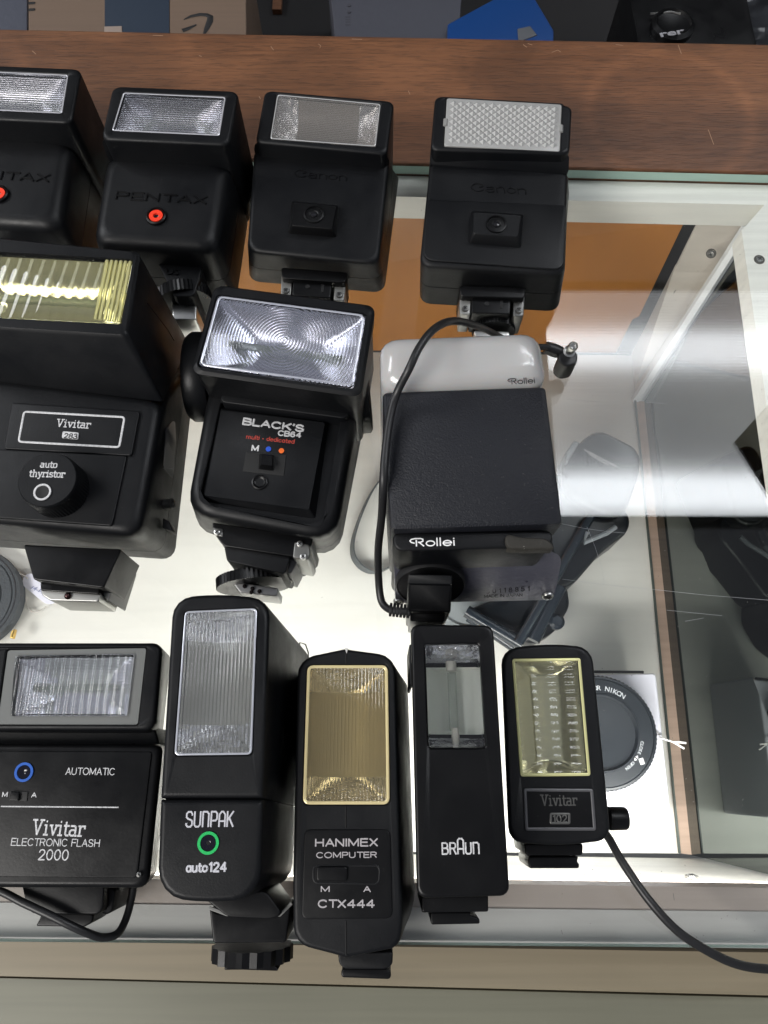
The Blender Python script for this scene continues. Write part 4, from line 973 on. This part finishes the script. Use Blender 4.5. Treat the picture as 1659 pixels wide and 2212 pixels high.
    foot(t, [(86, 1266), (200, 1274), (218, 1284), (212, 1300), (108, 1297), (90, 1285)], .012, .0335, .0006, mat('pale_metal', (.42, .42, .40), .35, .7), 'shoe')
    foot(t, [(86, 1258), (215, 1264), (215, 1284), (88, 1276)], .014, .035, .0008, BLK2, 'shoe_rail')
    t.part('contact_pin', M().turned(P(147, 1288, .0335), [(.0014, -.0004), (.0014, .0008), (.0008, .0016), (.0001, .0018)], 18), mat('pin_metal', (.06, .03, .03), .15, .8))
big_left()

# --- flash with concentric ringed lens ---
def ring_lens():
    h0, h1 = .050, .074
    t = flash('black flash with a wide lens of fine concentric rings above red, blue and orange marks', (600, 950), rotof((427, 792), (764, 838), .07))
    face = [(452, 826), (776, 868), (724, 1166), (397, 1104)]
    base = [(462, 850), (790, 900), (732, 1206), (418, 1150)]
    Fc = Ps(face, h0); zb = atz(Ps(base, 0), .0006)
    b, _ = shell(t, face, h0, [.003, .003, .011, .011], .016, 0, .004, base=base, name='body', m_=BLK,
                 hole=[(478, 868), (736, 905), (694, 1140), (428, 1084)], hr=[.001, .001, .004, .004], hd=.004)
    pl = t.part('control_panel', M().loft([ring(Ps([(470, 872), (712, 908), (682, 1122), (430, 1082)], h0-.0042), .001), ring(Ps([(478, 885), (702, 913), (667, 1101), (442, 1070)], h0-.0004), .001)]), BLK, b)
    zt = h0-.0004
    tm = M(); sans(tm, "BLACK'S", (525, 916), (654, 932), 14, zt, .13); sans(tm, 'CB64', (601, 940), (649, 945), 11, zt, .12)
    sans(tm, 'M', (544, 973), (557, 974), 12, zt, .11)
    t.part('lettering', tm, WHT, pl)
    tm = M(); sans(tm, 'multi - dedicated', (532, 947), (635, 958), 9, zt, .085); t.part('lettering', tm, REDP, pl, label='small red printed line')
    t.part('dot_mark', M().disc(P(580, 970.5, zt), .00115, -.0003, .0003, 20), BLUED, pl)
    t.part('dot_mark', M().disc(P(608, 974, zt), .00115, -.0003, .0003, 20), ORANGED, pl)
    sw = t.part('switch_slot', M().slab(Ps([(531, 976), (618, 983), (613, 1028), (524, 1018)], zt+.0002), zt-.001, .0003, .0001), DEEP, pl)
    t.part('slider', M().loft([ring(Ps([(560, 980), (592, 983), (591, 1018), (558, 1014)], zt), .0003), ring(Ps([(566, 983), (588, 985), (587, 1006), (563, 1003)], zt+.003), .0003)]), BLK2, sw)
    c = P(561, 1042, zt); t.part('sensor_bezel', M().turned(c, [(.0034, -.0003), (.0033, .0006), (.0028, .0008), (.0022, .0001), (.001, -.0002)], 30), BLK2, pl)
    # head
    hf = [(463, 612), (812, 658), (780, 856), (411, 803)]
    hole = [(469, 636), (793, 678), (765, 839), (426, 792)]
    Hc = Ps(hf, h1); Hh = Ps(hole, h1)
    bk = [atz(Ps([(480, 660), (800, 700), (770, 868), (440, 826)], 0), z)  for z in (.030,)][0]
    bk = [Vector((Hc[i].x, Hc[i].y, .026)) for i in range(4)]
    bk = inset(bk, .001)
    rs = [ring(bk, .003), ring(lift(inset(Hc, .001), -.014), .003), ring(lift(inset(Hc, .0004), -.010), .004), ring(lift(Hc, -.0012), .004), ring(inset(Hc, .0012), .004)]
    rs += [ring(inset(Hh, -.0003), .002), ring(lift(Hh, -.0006), .002), ring(lift(Hh, -.017), .002)]
    hd = t.part('flash_head', M().loft(rs), BLK)
    reflector(t, hole, h1, 'X', .013, ends=.3, parent=hd, nu=60, nv=24)
    # lens centre sits on the ring pattern's origin
    lo = pane(t, hole, h1, lensmat('ring_lens', (.93, .94, 1), 'R', .0013, .0001), hr=.002, parent=hd, proud=.0002)
    ctr = t.mi @ P(612, 736, h1); 
    for v in lo.data.vertices: v.co -= ctr
    lo.location = ctr
    t.part('lens_edge', rect_outline(M(), inset(Hh, .0012), .002, h1+.0003, .00045), mat('clear_edge_c', (.6, .62, .7), .15, .5), hd)
    # neck and hinge discs
    foot(t, [(480, 845), (760, 868), (752, 905), (474, 868)], .02, h0+.004, .003, BLK, 'neck')
    t.part('hinge', M().turned(P(786, 868, .030), [(.0, -.004), (.0135, -.004), (.0145, -.002), (.0145, .002), (.013, .003), (.0, .003)], 36, Vector((1, .1, 0))), BLK)
    # foot
    foot(t, [(458, 1128), (676, 1160), (672, 1180), (640, 1204), (484, 1180), (460, 1148)], .006, .040, .001, BLK2)
    foot(t, [(478, 1150), (636, 1174), (616, 1240), (490, 1212)], .010, .038, .001, BLK)
    foot(t, [(616, 1235), (634, 1172), (646, 1180), (640, 1216), (628, 1240)], .008, .034, .0006, mat('grey_edge', (.10, .10, .10), .4), 'foot_bracket')
    br_ = foot(t, [(636, 1170), (668, 1176), (670, 1200), (664, 1210), (632, 1204)], .012, .0405, .0006, mat('worn_metal_b', (.22, .22, .21), .35, .6), 'side_bracket')
    for q_ in ((648, 1175), (655, 1203)): screw(t, P(*q_, .0408), .0014, None, br_, SIL)
    s2 = foot(t, [(458, 1138), (482, 1142), (482, 1160), (464, 1156)], .012, .0405, .0006, mat('worn_metal_c', (.18, .18, .175), .35, .6), 'side_bracket')
    screw(t, P(469, 1150, .0407), .0014, None, s2, SIL)
    c0 = P(550, 1246, .0185); wheel(t, c0, c0+Vector((.12, -1, .0)), 0, .0165, .0045, nt=110)
    foot(t, [(500, 1256), (600, 1270), (598, 1288), (518, 1280)], .010, .026, .0006, mat('pale_metal_b', (.30, .30, .30), .35, .6), 'shoe')
    for q_ in ((529, 1267), (546, 1272), (544, 1280), (561, 1278)):
        t.part('contact_pin', M().turned(P(*q_, .026), [(.0009, -.0004), (.0009, .0008), (.0003, .0014)], 14), mat('pin_dark', (.05, .04, .04), .15, .8))
ring_lens()

# --- thick flash with a milky dome ---
def milky():
    h = .085
    t = flash('thick grained black flash with a milky white dome diffuser and a long black cord', (1010, 1000), rotof((840, 1144), (1217, 1134), .08))
    face = [(826, 846), (1180, 834), (1217, 1132), (844, 1144)]
    base = [(842, 870), (1184, 858), (1217, 1212), (852, 1220)]
    Fc = Ps(face, h)
    rs = [ring(atz(Ps([(850, 950), (1160, 945), (1200, 1214), (855, 1222)], 0), .0006), .003), ring(atz(Fc, .02), .002), ring(lift(Fc, -.0022), .0015)]
    for a in (.5, 1.0): rs.append(ring(lift(inset(Fc, .0012*(1-math.cos(a*math.pi/2))), -.0022*(1-math.sin(a*math.pi/2))), .0015))
    fc2 = Ps([(834, 852), (1174, 841), (1212, 1110), (846, 1118)], h)
    b = t.part('body', M().loft(rs), GRAIN)
    # dome
    dz = h+.004
    d0 = [(822, 742), (1176, 728), (1187, 826), (824, 840)]
    D0 = Ps(d0, h-.004)
    rs = [ring(inset(atz(D0, .02), .002), .006), ring(D0, .006)]
    t1 = Ps([(819, 724), (1168, 710), (1187, 826), (823, 839)], h+.003)
    rs = [ring(atz(t1, .018), .006), ring(lift(t1, -.012), .006), ring(lift(t1, -.006), .0065)]
    for a in (.15, .3, .5, .7, .85, 1): rs.append(ring(lift(inset(t1, .007*(1-math.cos(a*math.pi/2))), -.006+.0075*math.sin(a*math.pi/2)), .0065))
    dm = t.part('diffuser', M().loft(rs), MILK)
    # lettering stands on the front wall of the dome, near its lower edge
    tm = M(); strokes(tm, ['Rl', 'ol', 'l', 'l', 'e', 'il'], (1098, 830), (1155, 827.5), 13, h+.0030, .075, .6)
    t.part('lettering', tm, DEEP, dm)
    # bottom bracket, printed strip, plate
    zb = .080
    st = t.part('foot_housing', M().slab([P(846, 1150, zb), P(1190, 1146, zb), P(1196, 1160, zb), P(1190, 1182, zb), P(852, 1190, zb)], .01, .003, .001), BLK, None)
    t.part('catch', M().slab(Ps([(1092, 1150), (1120, 1160), (1182, 1162), (1198, 1180), (1196, 1186), (1092, 1186)], zb+.0018), zb-.004, .003, .0008), dusty('worn_black_plastic', (.03, .028, .024), .6, (300, .0004), .12), st)
    tm = M(); strokes(tm, ['Rl', 'ol', 'l', 'l', 'e', 'il'], (886, 1180), (981, 1178), 17, zb+.0001, .085, .3)
    t.part('lettering', tm, mat('bright_white_print', (.8, .8, .8), .5), st)
    # base plate leaning out below
    pz0, pz1 = .062, .030
    A = [P(850, 1194, pz0), P(1180, 1186, pz0), P(1210, 1200, .058), P(1212, 1215, .055), P(1196, 1296, pz1), P(855, 1303, pz1)]
    Bk = [p+Vector((0, .004, -.018)) for p in A]
    PLM = mat('grey_violet_plate', (.065, .066, .085), .36, bump=(350, .00025), var=.1)
    bp = t.part('base_plate', M().loft([ring(Bk, .003), ring(A, .003)]), PLM)
    def onplate(x, y):   # point on the sloping plate
        f = (y-1194)/(1300-1194); return P(x, y, pz0+(pz1-pz0)*f)
    nrm = (onplate(900, 1290)-onplate(900, 1200)).cross(onplate(1100, 1200)-onplate(900, 1200)).normalized()
    if nrm.z < 0: nrm = -nrm
    tm = M()
    sans(tm, '9 0 1 1 8 8 5 1', (1051, 1282), (1143, 1276), 9, .04, .08, .5, onplate, nrm)
    sans(tm, 'MADE IN JAPAN', (1046, 1291), (1128, 1288), 6, .04, .09, .5, onplate, nrm)
    t.part('lettering', tm, mat('black_stamp', (.004, .004, .006), .7), bp)
    for q_, mm_ in (((1183, 1287), SIL), ((861, 1299), SIL), ((1125, 1197), BLK2), ((865, 1206), BLK2)): screw(t, onplate(*q_)+nrm*.0002, .0024, nrm, bp, mm_)
    c = onplate(929, 1250)+nrm*.002
    dk = t.part('foot_disc', M().turned(c, [(.0140, -.003), (.0142, .001), (.0136, .002), (.0132, .0014), (.001, .0014)], 48, nrm), dusty('worn_black_disc', (.012, .012, .013), .5, (300, .0002), .06))
    blk = t.part('hot_foot', M().slab([P(882, 1238, .064), P(977, 1240, .064), P(974, 1322, .052), P(882, 1320, .052)], .018, .001, .0008), BLK2, dk)
    t.part('foot_step', M().slab([P(886, 1318, .047), P(962, 1320, .047), P(960, 1344, .044), P(886, 1342, .044)], .016, .001, .0008), BLK2, blk)
    t.part('foot_notch', M().slab([P(882, 1240, .0648), P(977, 1242, .0648), P(976, 1262, .0635), P(882, 1260, .0635)], .06, .0005, .0004), BLK, blk)
    # long cord
    cp = [P(884, 1322, .050), P(862, 1320, .046), P(840, 1316, .042), P(824, 1298, .040), P(818, 1254, .044), P(817, 1187, .056), P(825, 1110, .074), P(828, 1040, .087),
          P(833, 970, .0885), P(842, 905, .0890), P(856, 852, .091), P(884, 796, .0985), P(905, 752, .0995), P(932, 716, .0975), P(962, 697, .092), P(990, 694, .082), P(1020, 701, .070), P(1050, 712, .050), P(1095, 735, .030), P(1150, 748, .020), P(1180, 750, .016), P(1196, 754, .014)]
    t.part('cord', M().tube(smooth(cp, 6), .00155, 12), RUB, sharp=60)
    rl = M()
    for i in range(6):
        q0 = P(844+i*7.5, 1317+i*.8, .043+i*.001); rl.turned(q0, [(.0018, -.0006), (.0028, -.0005), (.0028, .0005), (.0018, .0006)], 16, Vector((1, -.1, 0)))
    t.part('strain_relief', rl, RUB)
    # plug at the far end
    A = P(1178, 750, .014); B = P(1212, 762, .012)
    pm = M().tube([A, A+(B-A)*.5, B], [.0030, .0034, .0030], 10)
    t.part('plug_sleeve', pm, RUB)
    q_ = P(1228, 776, .010)
    t.part('plug_body', M().slab(Ps([(1208, 760), (1236, 752), (1250, 766), (1246, 786), (1222, 792), (1206, 780)], .016), .003, .0018, .001), RUB)
    A = P(1229, 760, .0155); d = (P(1244, 740, .030)-A).normalized()
    t.part('plug_tip', M().turned(A, [(.0030, 0), (.0030, .0012), (.0021, .0016), (.0023, .0095), (.0018, .0102), (.0015, .0085), (.0006, .008)], 24, d), SIL)
milky()

# --- front row, wide flash on the left ---
def wide_front():
    h0, h1 = .044, .048
    t = flash('wide black flash with a blue ringed eye, left end of the front row', (150, 1700), rotof((0, 1690), (255, 1695), .045))
    hf = [(-92, 1388), (350, 1388), (334, 1578), (-110, 1578)]
    hole = [(13, 1404), (317, 1398), (298, 1568), (-8, 1567)]
    hole = [(13, 1402), (317, 1397), (298, 1568), (-10, 1567)]
    base = [(-40, 1420), (372, 1410), (352, 1600), (-60, 1590)]
    hd, _ = shell(t, hf, h1, .004, .02, 0, .0018, hole, .001, .014, name='flash_head', rear=False, base=base)
    win = [(34, 1418), (289, 1414), (272, 1546), (24, 1546)]
    o3 = inset(Ps(hole, h1), .0004); i3 = Ps(win, h1)
    pl = t.part('lens_frame', M().loft([ring(lift(i3, -.003), .001), ring(lift(o3, -.003), .001), ring(lift(o3, -.0008), .001), ring(lift(i3, -.0008), .001), ring(lift(i3, -.003), .001)], False, False), mat('frosted_grey_frame', (.15, .155, .15), .35), hd)
    reflector(t, win, h1, 'X', .0105, ends=.3, parent=hd, nu=60, nv=24, top=-.0022)
    L2 = lensmat('wide_rib_lens', (.96, .97, 1), 'X', .0030, .00032, pattern2=[('Y', .0011, .00008)])
    pane(t, [(win[0][0]-3, win[0][1]-3), (win[1][0]+3, win[1][1]-3), (win[2][0]+3, win[2][1]+3), (win[3][0]-3, win[3][1]+3)], h1, L2, parent=hd, proud=.0004, th=.0010)
    face = [(-96, 1606), (350, 1608), (318, 1920), (-112, 1918)]
    base2 = [(-60, 1610), (370, 1600), (338, 1902), (-60, 1900)]
    b, _ = shell(t, face, h0, [.004, .003, .004, .004], .02, 0, .0022, base=base2, name='body', m_=BLK2)
    t.part('throat', M().slab(Ps([(-100, 1570), (334, 1570), (345, 1612), (-96, 1612)], .036), .01, .002, .0008), BLK)
    pn = t.part('control_panel', M().slab(Ps([(-70, 1622), (328, 1624), (296, 1896), (-80, 1893)], h0+.0005), h0-.001, .001, .0003), BLK2, b)
    z = h0+.0006
    eye(t, (52, 1668), z, .0035, BLUEM, pn)
    tm = M(); sans(tm, 'AUTOMATIC', (142, 1673), (246, 1674), 13.5, z, .055); sans(tm, 'M', (5, 1721), (15, 1721), 9, z, .09); sans(tm, 'A', (68, 1722), (78, 1722), 9, z, .09)
    sans(tm, 'ELECTRONIC FLASH', (24, 1826), (214, 1829), 14, z, .055); sans(tm, '2000', (83, 1857), (146, 1858), 20, z, .055)
    tm.tube([P(2, 1742, z), P(256, 1744, z)], .00022, 4, .5)
    strokes(tm, list('Vivitar'), (68, 1802), (181, 1806), 29, z, .065, .25)
    t.part('lettering', tm, WHT, pn)
    sw = t.part('switch_slot', M().slab(Ps([(21, 1709), (60, 1710), (58, 1731), (19, 1730)], z+.0002), z-.0008, .0003, .0001), DEEP, pn)
    t.part('slider', M().slab(Ps([(22, 1710), (41, 1711), (40, 1730), (20, 1729)], z+.0012), z-.0006, .0003, .0003), BLK2, sw)
    screw(t, P(301, 1889, z), .0010, None, b, DARKM)
    foot(t, [(44, 1900), (226, 1900), (222, 1976), (60, 1974)], .006, .030, .003, BLK2)
    foot(t, [(190, 1918), (250, 1918), (242, 1972), (222, 1978)], .004, .024, .002, BLK, 'foot_bracket')
    foot(t, [(90, 1972), (202, 1974), (200, 1992), (182, 2003), (76, 2001), (84, 1988)], .006, .022, .0008, BLK2, 'shoe')
    cp = [P(-60, 1910, .030), P(0, 1925, .033), P(50, 1950, .034), P(110, 1978, .034), P(150, 1998, .033), P(190, 2016, .030), P(222, 2025, .026), P(252, 2018, .022), P(270, 1990, .018), P(282, 1950, .016), P(290, 1905, .016), P(294, 1880, .018)]
    t.part('cord', M().tube(smooth(cp, 6), .0015, 12), RUB, sharp=60)
wide_front()

# --- front row, tall upright ones ---
def green_ring():
    h = .070
    t = flash('tall black flash with a green ring, second from the left in the front row', (480, 1620), rotof((376, 1633), (544, 1631), h))
    lf, tf, rt, bt2 = 0, 0, 0, 0
    face = [(372, 1290), (470, 1280), (583, 1292), (569, 1725.5), (345, 1725.5)]
    base = [(470, 1400), (560, 1395), (672, 1400), (641, 1741), (430, 1741)]
    hole = [(399, 1320), (475, 1316), (556.5, 1313), (545, 1631), (376, 1633)]
    b, Fc = shell(t, face, h, [.007, .02, .007, .0006, .0006], .022, 0, .0020, hole, [.0012, .0005, .0012, .0012, .0012], .015, name='flash_head', base=base, rear=False)
    reflector(t, [hole[0], hole[2], hole[3], hole[4]], h, 'Y', .011, ends=.2, parent=b, nu=60, mid=SATIN, tube=False)
    L3 = lensmat('tall_rib_lens_a', (.94, .95, .95), 'X', .0013, .00022, haze=.05)
    pane(t, hole, h, L3, parent=b, hr=[.0012, .0005, .0012, .0012, .0012], proud=.0003)
    t.part('lens_edge', rect_outline(M(), inset(Ps([hole[0], hole[2], hole[3], hole[4]], h), .0005), .0012, h+.0003, .00035), mat('clear_edge_d', (.6, .62, .68), .15, .5), b)
    face2 = [(345, 1727), (569, 1727), (562, 1940), (450, 1954), (337, 1938)]
    base2 = [(430, 1741), (641, 1742), (630, 1912), (540, 1918), (425, 1910)]
    b2, _ = shell(t, face2, h, [.0006, .0006, .010, .03, .009], .022, 0, .0020, name='body', base=base2, rear=False)
    tm = M(); strokes(tm, ['S', 'U', 'N', 'P', 'a1', 'K'], (402, 1786), (503, 1785), 30, h, .06, .3)
    sans(tm, 'auto124', (403, 1883), (488, 1882), 17, h, .11)
    t.part('lettering', tm, mat('soft_white_print', (.48, .48, .52), .5), b2)
    eye(t, (450, 1821), h, .0036, GREENM, b2)
    # side details
    t.part('side_label', M().tube([P(645, 1560, .010), P(640, 1420, .010), P(648, 1388, .010), P(660, 1392, .008), P(666, 1410, .006), P(662, 1520, .004)], .0003, 4), DEEP, b)
    t.part('side_button', M().turned(P(602, 1598, .044), [(.0055, -.003), (.0055, .0006), (.004, .001), (.001, .001)], 24, Vector((1, 0, .2))), DEEP, b)
    foot(t, [(420, 1925), (575, 1925), (612, 1976), (585, 1986), (492, 1982)], .018, .048, .002, BLK2, 'neck')
    foot(t, [(452, 1962), (470, 1974), (602, 1976), (629, 1952), (618, 2036), (460, 2038)], .012, .044, .0008, BLK2, 'collar')
    t.part('collar_rim', M().tube([P(452, 1961, .0442), P(490, 1975, .0442), P(605, 1976, .0442), P(630, 1951, .0442)], .0006, 5), mat('grey_rim', (.28, .28, .27), .4))
    c0 = P(546, 2040, .024); wheel(t, c0, c0+Vector((.01, -1, 0)), 0, .0142, .0050, nt=36, tooth=.0010)
    foot(t, [(490, 2076), (601, 2074), (594, 2086), (604, 2094), (482, 2096), (488, 2086)], .014, .034, .0008, BLK2, 'shoe')
green_ring()
def amber():
    h = .056
    t = flash('tall black flash with an amber ribbed lens and a notch in its top edge', (745, 1740), rotof((654, 1737), (842, 1738), h))
    face = [(643, 1422), (744, 1401), (853, 1416), (871, 2004), (862, 2048), (748, 2070), (634, 2040), (632, 1900)]
    base = [(652, 1462), (744, 1450), (880, 1462), (896, 1935), (880, 2000), (750, 2020), (652, 2000), (650, 1880)]
    hole = [(664, 1437), (744, 1437), (838, 1437), (840, 1600), (842, 1738), (748, 1738), (654, 1738), (658, 1600)]
    b, Fc = shell(t, face, h, [.006, .0004, .006, .003, .005, .0008, .005, .003], .022, 0, .0016, hole, [.0016, .0004, .0016, .0004, .0016, .0004, .0016, .0004], .013, name='body', base=base)
    reflector(t, [hole[0], hole[2], hole[4], hole[6]], h, 'Y', .0095, ends=.18, parent=b, nu=60, mid=SATINY, tube=False)
    pane(t, [hole[0], hole[2], hole[4], hole[6]], h, lensmat('amber_rib_lens', (.94, .84, .58), 'X', .0013, .00022, haze=.05), parent=b, hr=.0018, proud=.0004)
    t.part('lens_edge', rect_outline(M(), inset(Ps([hole[0], hole[2], hole[4], hole[6]], h), .0006), .0016, h+.0004, .00055), mat('amber_edge', (.78, .66, .36), .15, .3), b)
    t.part('notch', M().slab(Ps([(744, 1399), (752, 1400), (749, 1412)], h+.0004), h-.012, .0002, .0001), mat('pale_gap', (.5, .5, .48), .6), b)
    t.part('seam', M().tube([P(748, 1412, h), P(748, 1434, h)], .0003, 4), DEEP, b)
    t.part('seam', M().tube([P(747, 1742, h), P(747, 1788, h)], .0003, 4), DEEP, b)
    t.part('seam', M().tube([P(747, 1990, h), P(748, 2064, h)], .0003, 4), DEEP, b)
    pn = t.part('control_panel', M().slab(Ps([(658, 1792), (843, 1792), (848, 1984), (652, 1986)], h+.0004), h-.001, .002, .0003), BLK2, b)
    z = h+.0004
    tm = M(); sans(tm, 'HANIMEX', (682, 1828), (815, 1827), 14, z, .095); sans(tm, 'COMPUTER', (684, 1853), (813, 1852), 10.5, z, .085)
    sans(tm, 'M', (694, 1926), (711, 1926), 10, z, .1); sans(tm, 'A', (786, 1926), (800, 1926), 10, z, .1); sans(tm, 'CTX444', (688, 1960), (808, 1960), 14, z, .1)
    t.part('lettering', tm, GRYP, pn)
    t.part('switch_slot', rect_outline(M(), Ps([(677, 1870), (821, 1870), (819, 1910), (677, 1907)], z), .0016, z, .00035), BLK, pn)
    t.part('slider', M().slab(Ps([(684, 1873), (750, 1872), (750, 1904), (684, 1903)], z+.0009), z-.0004, .0008, .0004), BLK2, pn)
    foot(t, [(730, 2058), (849, 2056), (848, 2084), (834, 2094), (744, 2094), (732, 2082)], .010, .036, .001, BLK)
    foot(t, [(742, 2092), (838, 2092), (846, 2106), (842, 2116), (738, 2112), (736, 2100)], .010, .033, .0008, BLK2, 'shoe')
amber()
def slim():
    h = .062
    t = flash('slim smooth black flash with a small clear window, second from right in the front row', (990, 1640), rotof((924, 1617), (1050, 1617), h))
    face = [(887, 1348), (1066, 1350), (1102, 1936), (901, 1941)]
    base = [(890, 1392), (1050, 1392), (1078, 1900), (905, 1902)]
    hole = [(916.6, 1391), (1035.4, 1390), (1050, 1617), (924.6, 1617)]
    b, Fc = shell(t, face, h, .0032, .030, 0, .0012, hole, .0012, .014, name='body', base=base, m_=BLK2)
    # clear window with moulded end blocks
    ro = reflector(t, [(918, 1436), (1040, 1436), (1048, 1590), (922, 1590)], h-.003, 'Y', .007, mat('dull_foil', (.80, .82, .76), .30, .45), ends=.03, parent=b)
    for q_ in ([(917, 1392), (1035, 1391), (1040, 1434), (918, 1434)], [(922, 1592), (1048, 1592), (1049.5, 1616), (925, 1616)]):
        t.part('reflector_end', M().slab([P(*q_[0], h-.004), P(*q_[1], h-.004), P(*q_[2], h-.010), P(*q_[3], h-.010)] if q_[0][1] < 1500 else [P(*q_[0], h-.010), P(*q_[1], h-.010), P(*q_[2], h-.003), P(*q_[3], h-.003)], h-.0135, .001, .0006), mat('crinkled_foil', (.92, .92, .95), .14, .85, bump=(230, .0016)), b)
    t.part('tube_holder', M().turned(P(984, 1590, h-.0060), [(.0001, -.003), (.0012, -.003), (.0015, 0), (.0012, .003), (.0001, .003)], 20, Vector((0, 1, 0))), CREAM, ro)
    t.part('tube_holder', M().turned(P(975, 1440, h-.0060), [(.0001, -.0018), (.0020, -.0018), (.0020, .0018), (.0001, .0018)], 24, Vector((0, 1, 0))), CREAM, ro)
    pane(t, hole, h, lensmat('plain_clear_window', (.97, .98, .98), 'X', .02, .00001), parent=b, hr=.0012, proud=.0)
    tm = M(); strokes(tm, list('BRAUN'), (956, 1845), (1035, 1844), 22, h, .075, .3)
    t.part('lettering', tm, WHT, b)
    t.part('side_grip', M().slab(Ps([(884, 1392), (890, 1392), (892, 1480), (886, 1480)], .052), .02, .0004, .0004), BLK, b)
    foot(t, [(911, 1936), (1055, 1934), (1055, 1970), (911, 1972)], .010, .046, .0006, BLK2)
    foot(t, [(930, 1970), (1018, 1970), (1016, 1977), (1036, 1984), (1037, 1996), (932, 1998), (930, 1988)], .012, .042, .0006, BLK2, 'shoe')
slim()
def small_yellow():
    h = .042
    t = flash('small black flash with yellow green gridded lens, side knob and cord, right in front row', (1200, 1600), rotof((1125, 1676), (1275, 1675), h))
    face = [(1083, 1402), (1180, 1388), (1280, 1397), (1322, 1815), (1210, 1829), (1100, 1819)]
    base = [(1086, 1432), (1180, 1422), (1262, 1430), (1300, 1800), (1200, 1812), (1106, 1806)]
    hole = [(1107, 1424), (1180, 1423), (1253, 1422), (1275, 1675), (1200, 1676), (1125, 1676.5)]
    b, Fc = shell(t, face, h, [.006, .02, .006, .005, .02, .005], .018, 0, .0016, hole, [.0003]*6, .012, name='body', base=base)
    hq = [hole[0], hole[2], hole[3], hole[5]]
    reflector(t, hq, h, 'Y', .0085, MIRY, ends=.12, parent=b, nu=60, tube=False)
    pane(t, hq, h, lensmat('grid_lens', (.95, .95, .83), 'Y', .0030, .0003, pattern2=[('X', .0070, .00025)]), parent=b, hr=.0004, proud=-.0004)
    t.part('lens_edge', rect_outline(M(), inset(Ps(hq, h), .0004), .0004, h, .00055), mat('yellow_edge', (.70, .68, .34), .2, .3), b)
    zp = h+.0006
    bd = t.part('badge', M().slab(Ps([(1131, 1703), (1281, 1704), (1288, 1794), (1135, 1794)], zp), h-.001, .0004, .0002), BLK2, b)
    t.part('badge_frame', rect_outline(M(), inset(Ps([(1131, 1703), (1281, 1704), (1288, 1794), (1135, 1794)], zp), .0005), .0004, zp, .00055), mat('worn_silver_paint', (.12, .12, .125), .35, .5), bd)
    tm = M(); strokes(tm, list('Vivitar'), (1169, 1740), (1247, 1739), 21, zp, .07, .5)
    q_ = Ps([(1190, 1758), (1230, 1758), (1230, 1778), (1190, 1778)], zp); rect_outline(tm, q_, .0003, zp, .0004)
    sans(tm, '102', (1195, 1776), (1225, 1776), 14, zp+.0001, .08)
    t.part('lettering', tm, mat('worn_relief', (.12, .12, .115), .3, .5), bd)
    ck = P(1316, 1768, .026); kn = t.part('knob', M().turned(ck, [(.0044, 0), (.0044, .0006), (.0043, .0062), (.0037, .0070), (.001, .0070)], 24, Vector((1, 0, 0))), BLK2)
    foot(t, [(1132, 1822), (1260, 1822), (1259, 1848), (1136, 1848)], .006, .032, .001, BLK2)
    for x in (1152, 1240): foot(t, [(x, 1848), (x+4, 1848), (x+4, 1866), (x, 1866)], .006, .026, .0003, BLK, 'shoe_post')
    foot(t, [(1142, 1850), (1250, 1850), (1247, 1862), (1252, 1866), (1251, 1876), (1144, 1876), (1141, 1862)], .006, .028, .0006, BLK2, 'shoe')
    cp = [P(1300, 1790, .012), P(1317, 1814, .014), P(1345, 1863, .018), P(1400, 1942, .022), P(1460, 2008, .022), P(1525, 2052, .020), P(1590, 2082, .016), P(1655, 2093, .010), P(1740, 2094, .006), P(1850, 2085, .003)]
    t.part('cord', M().tube(smooth(cp, 6), .0017, 12), RUB, sharp=60)
small_yellow()
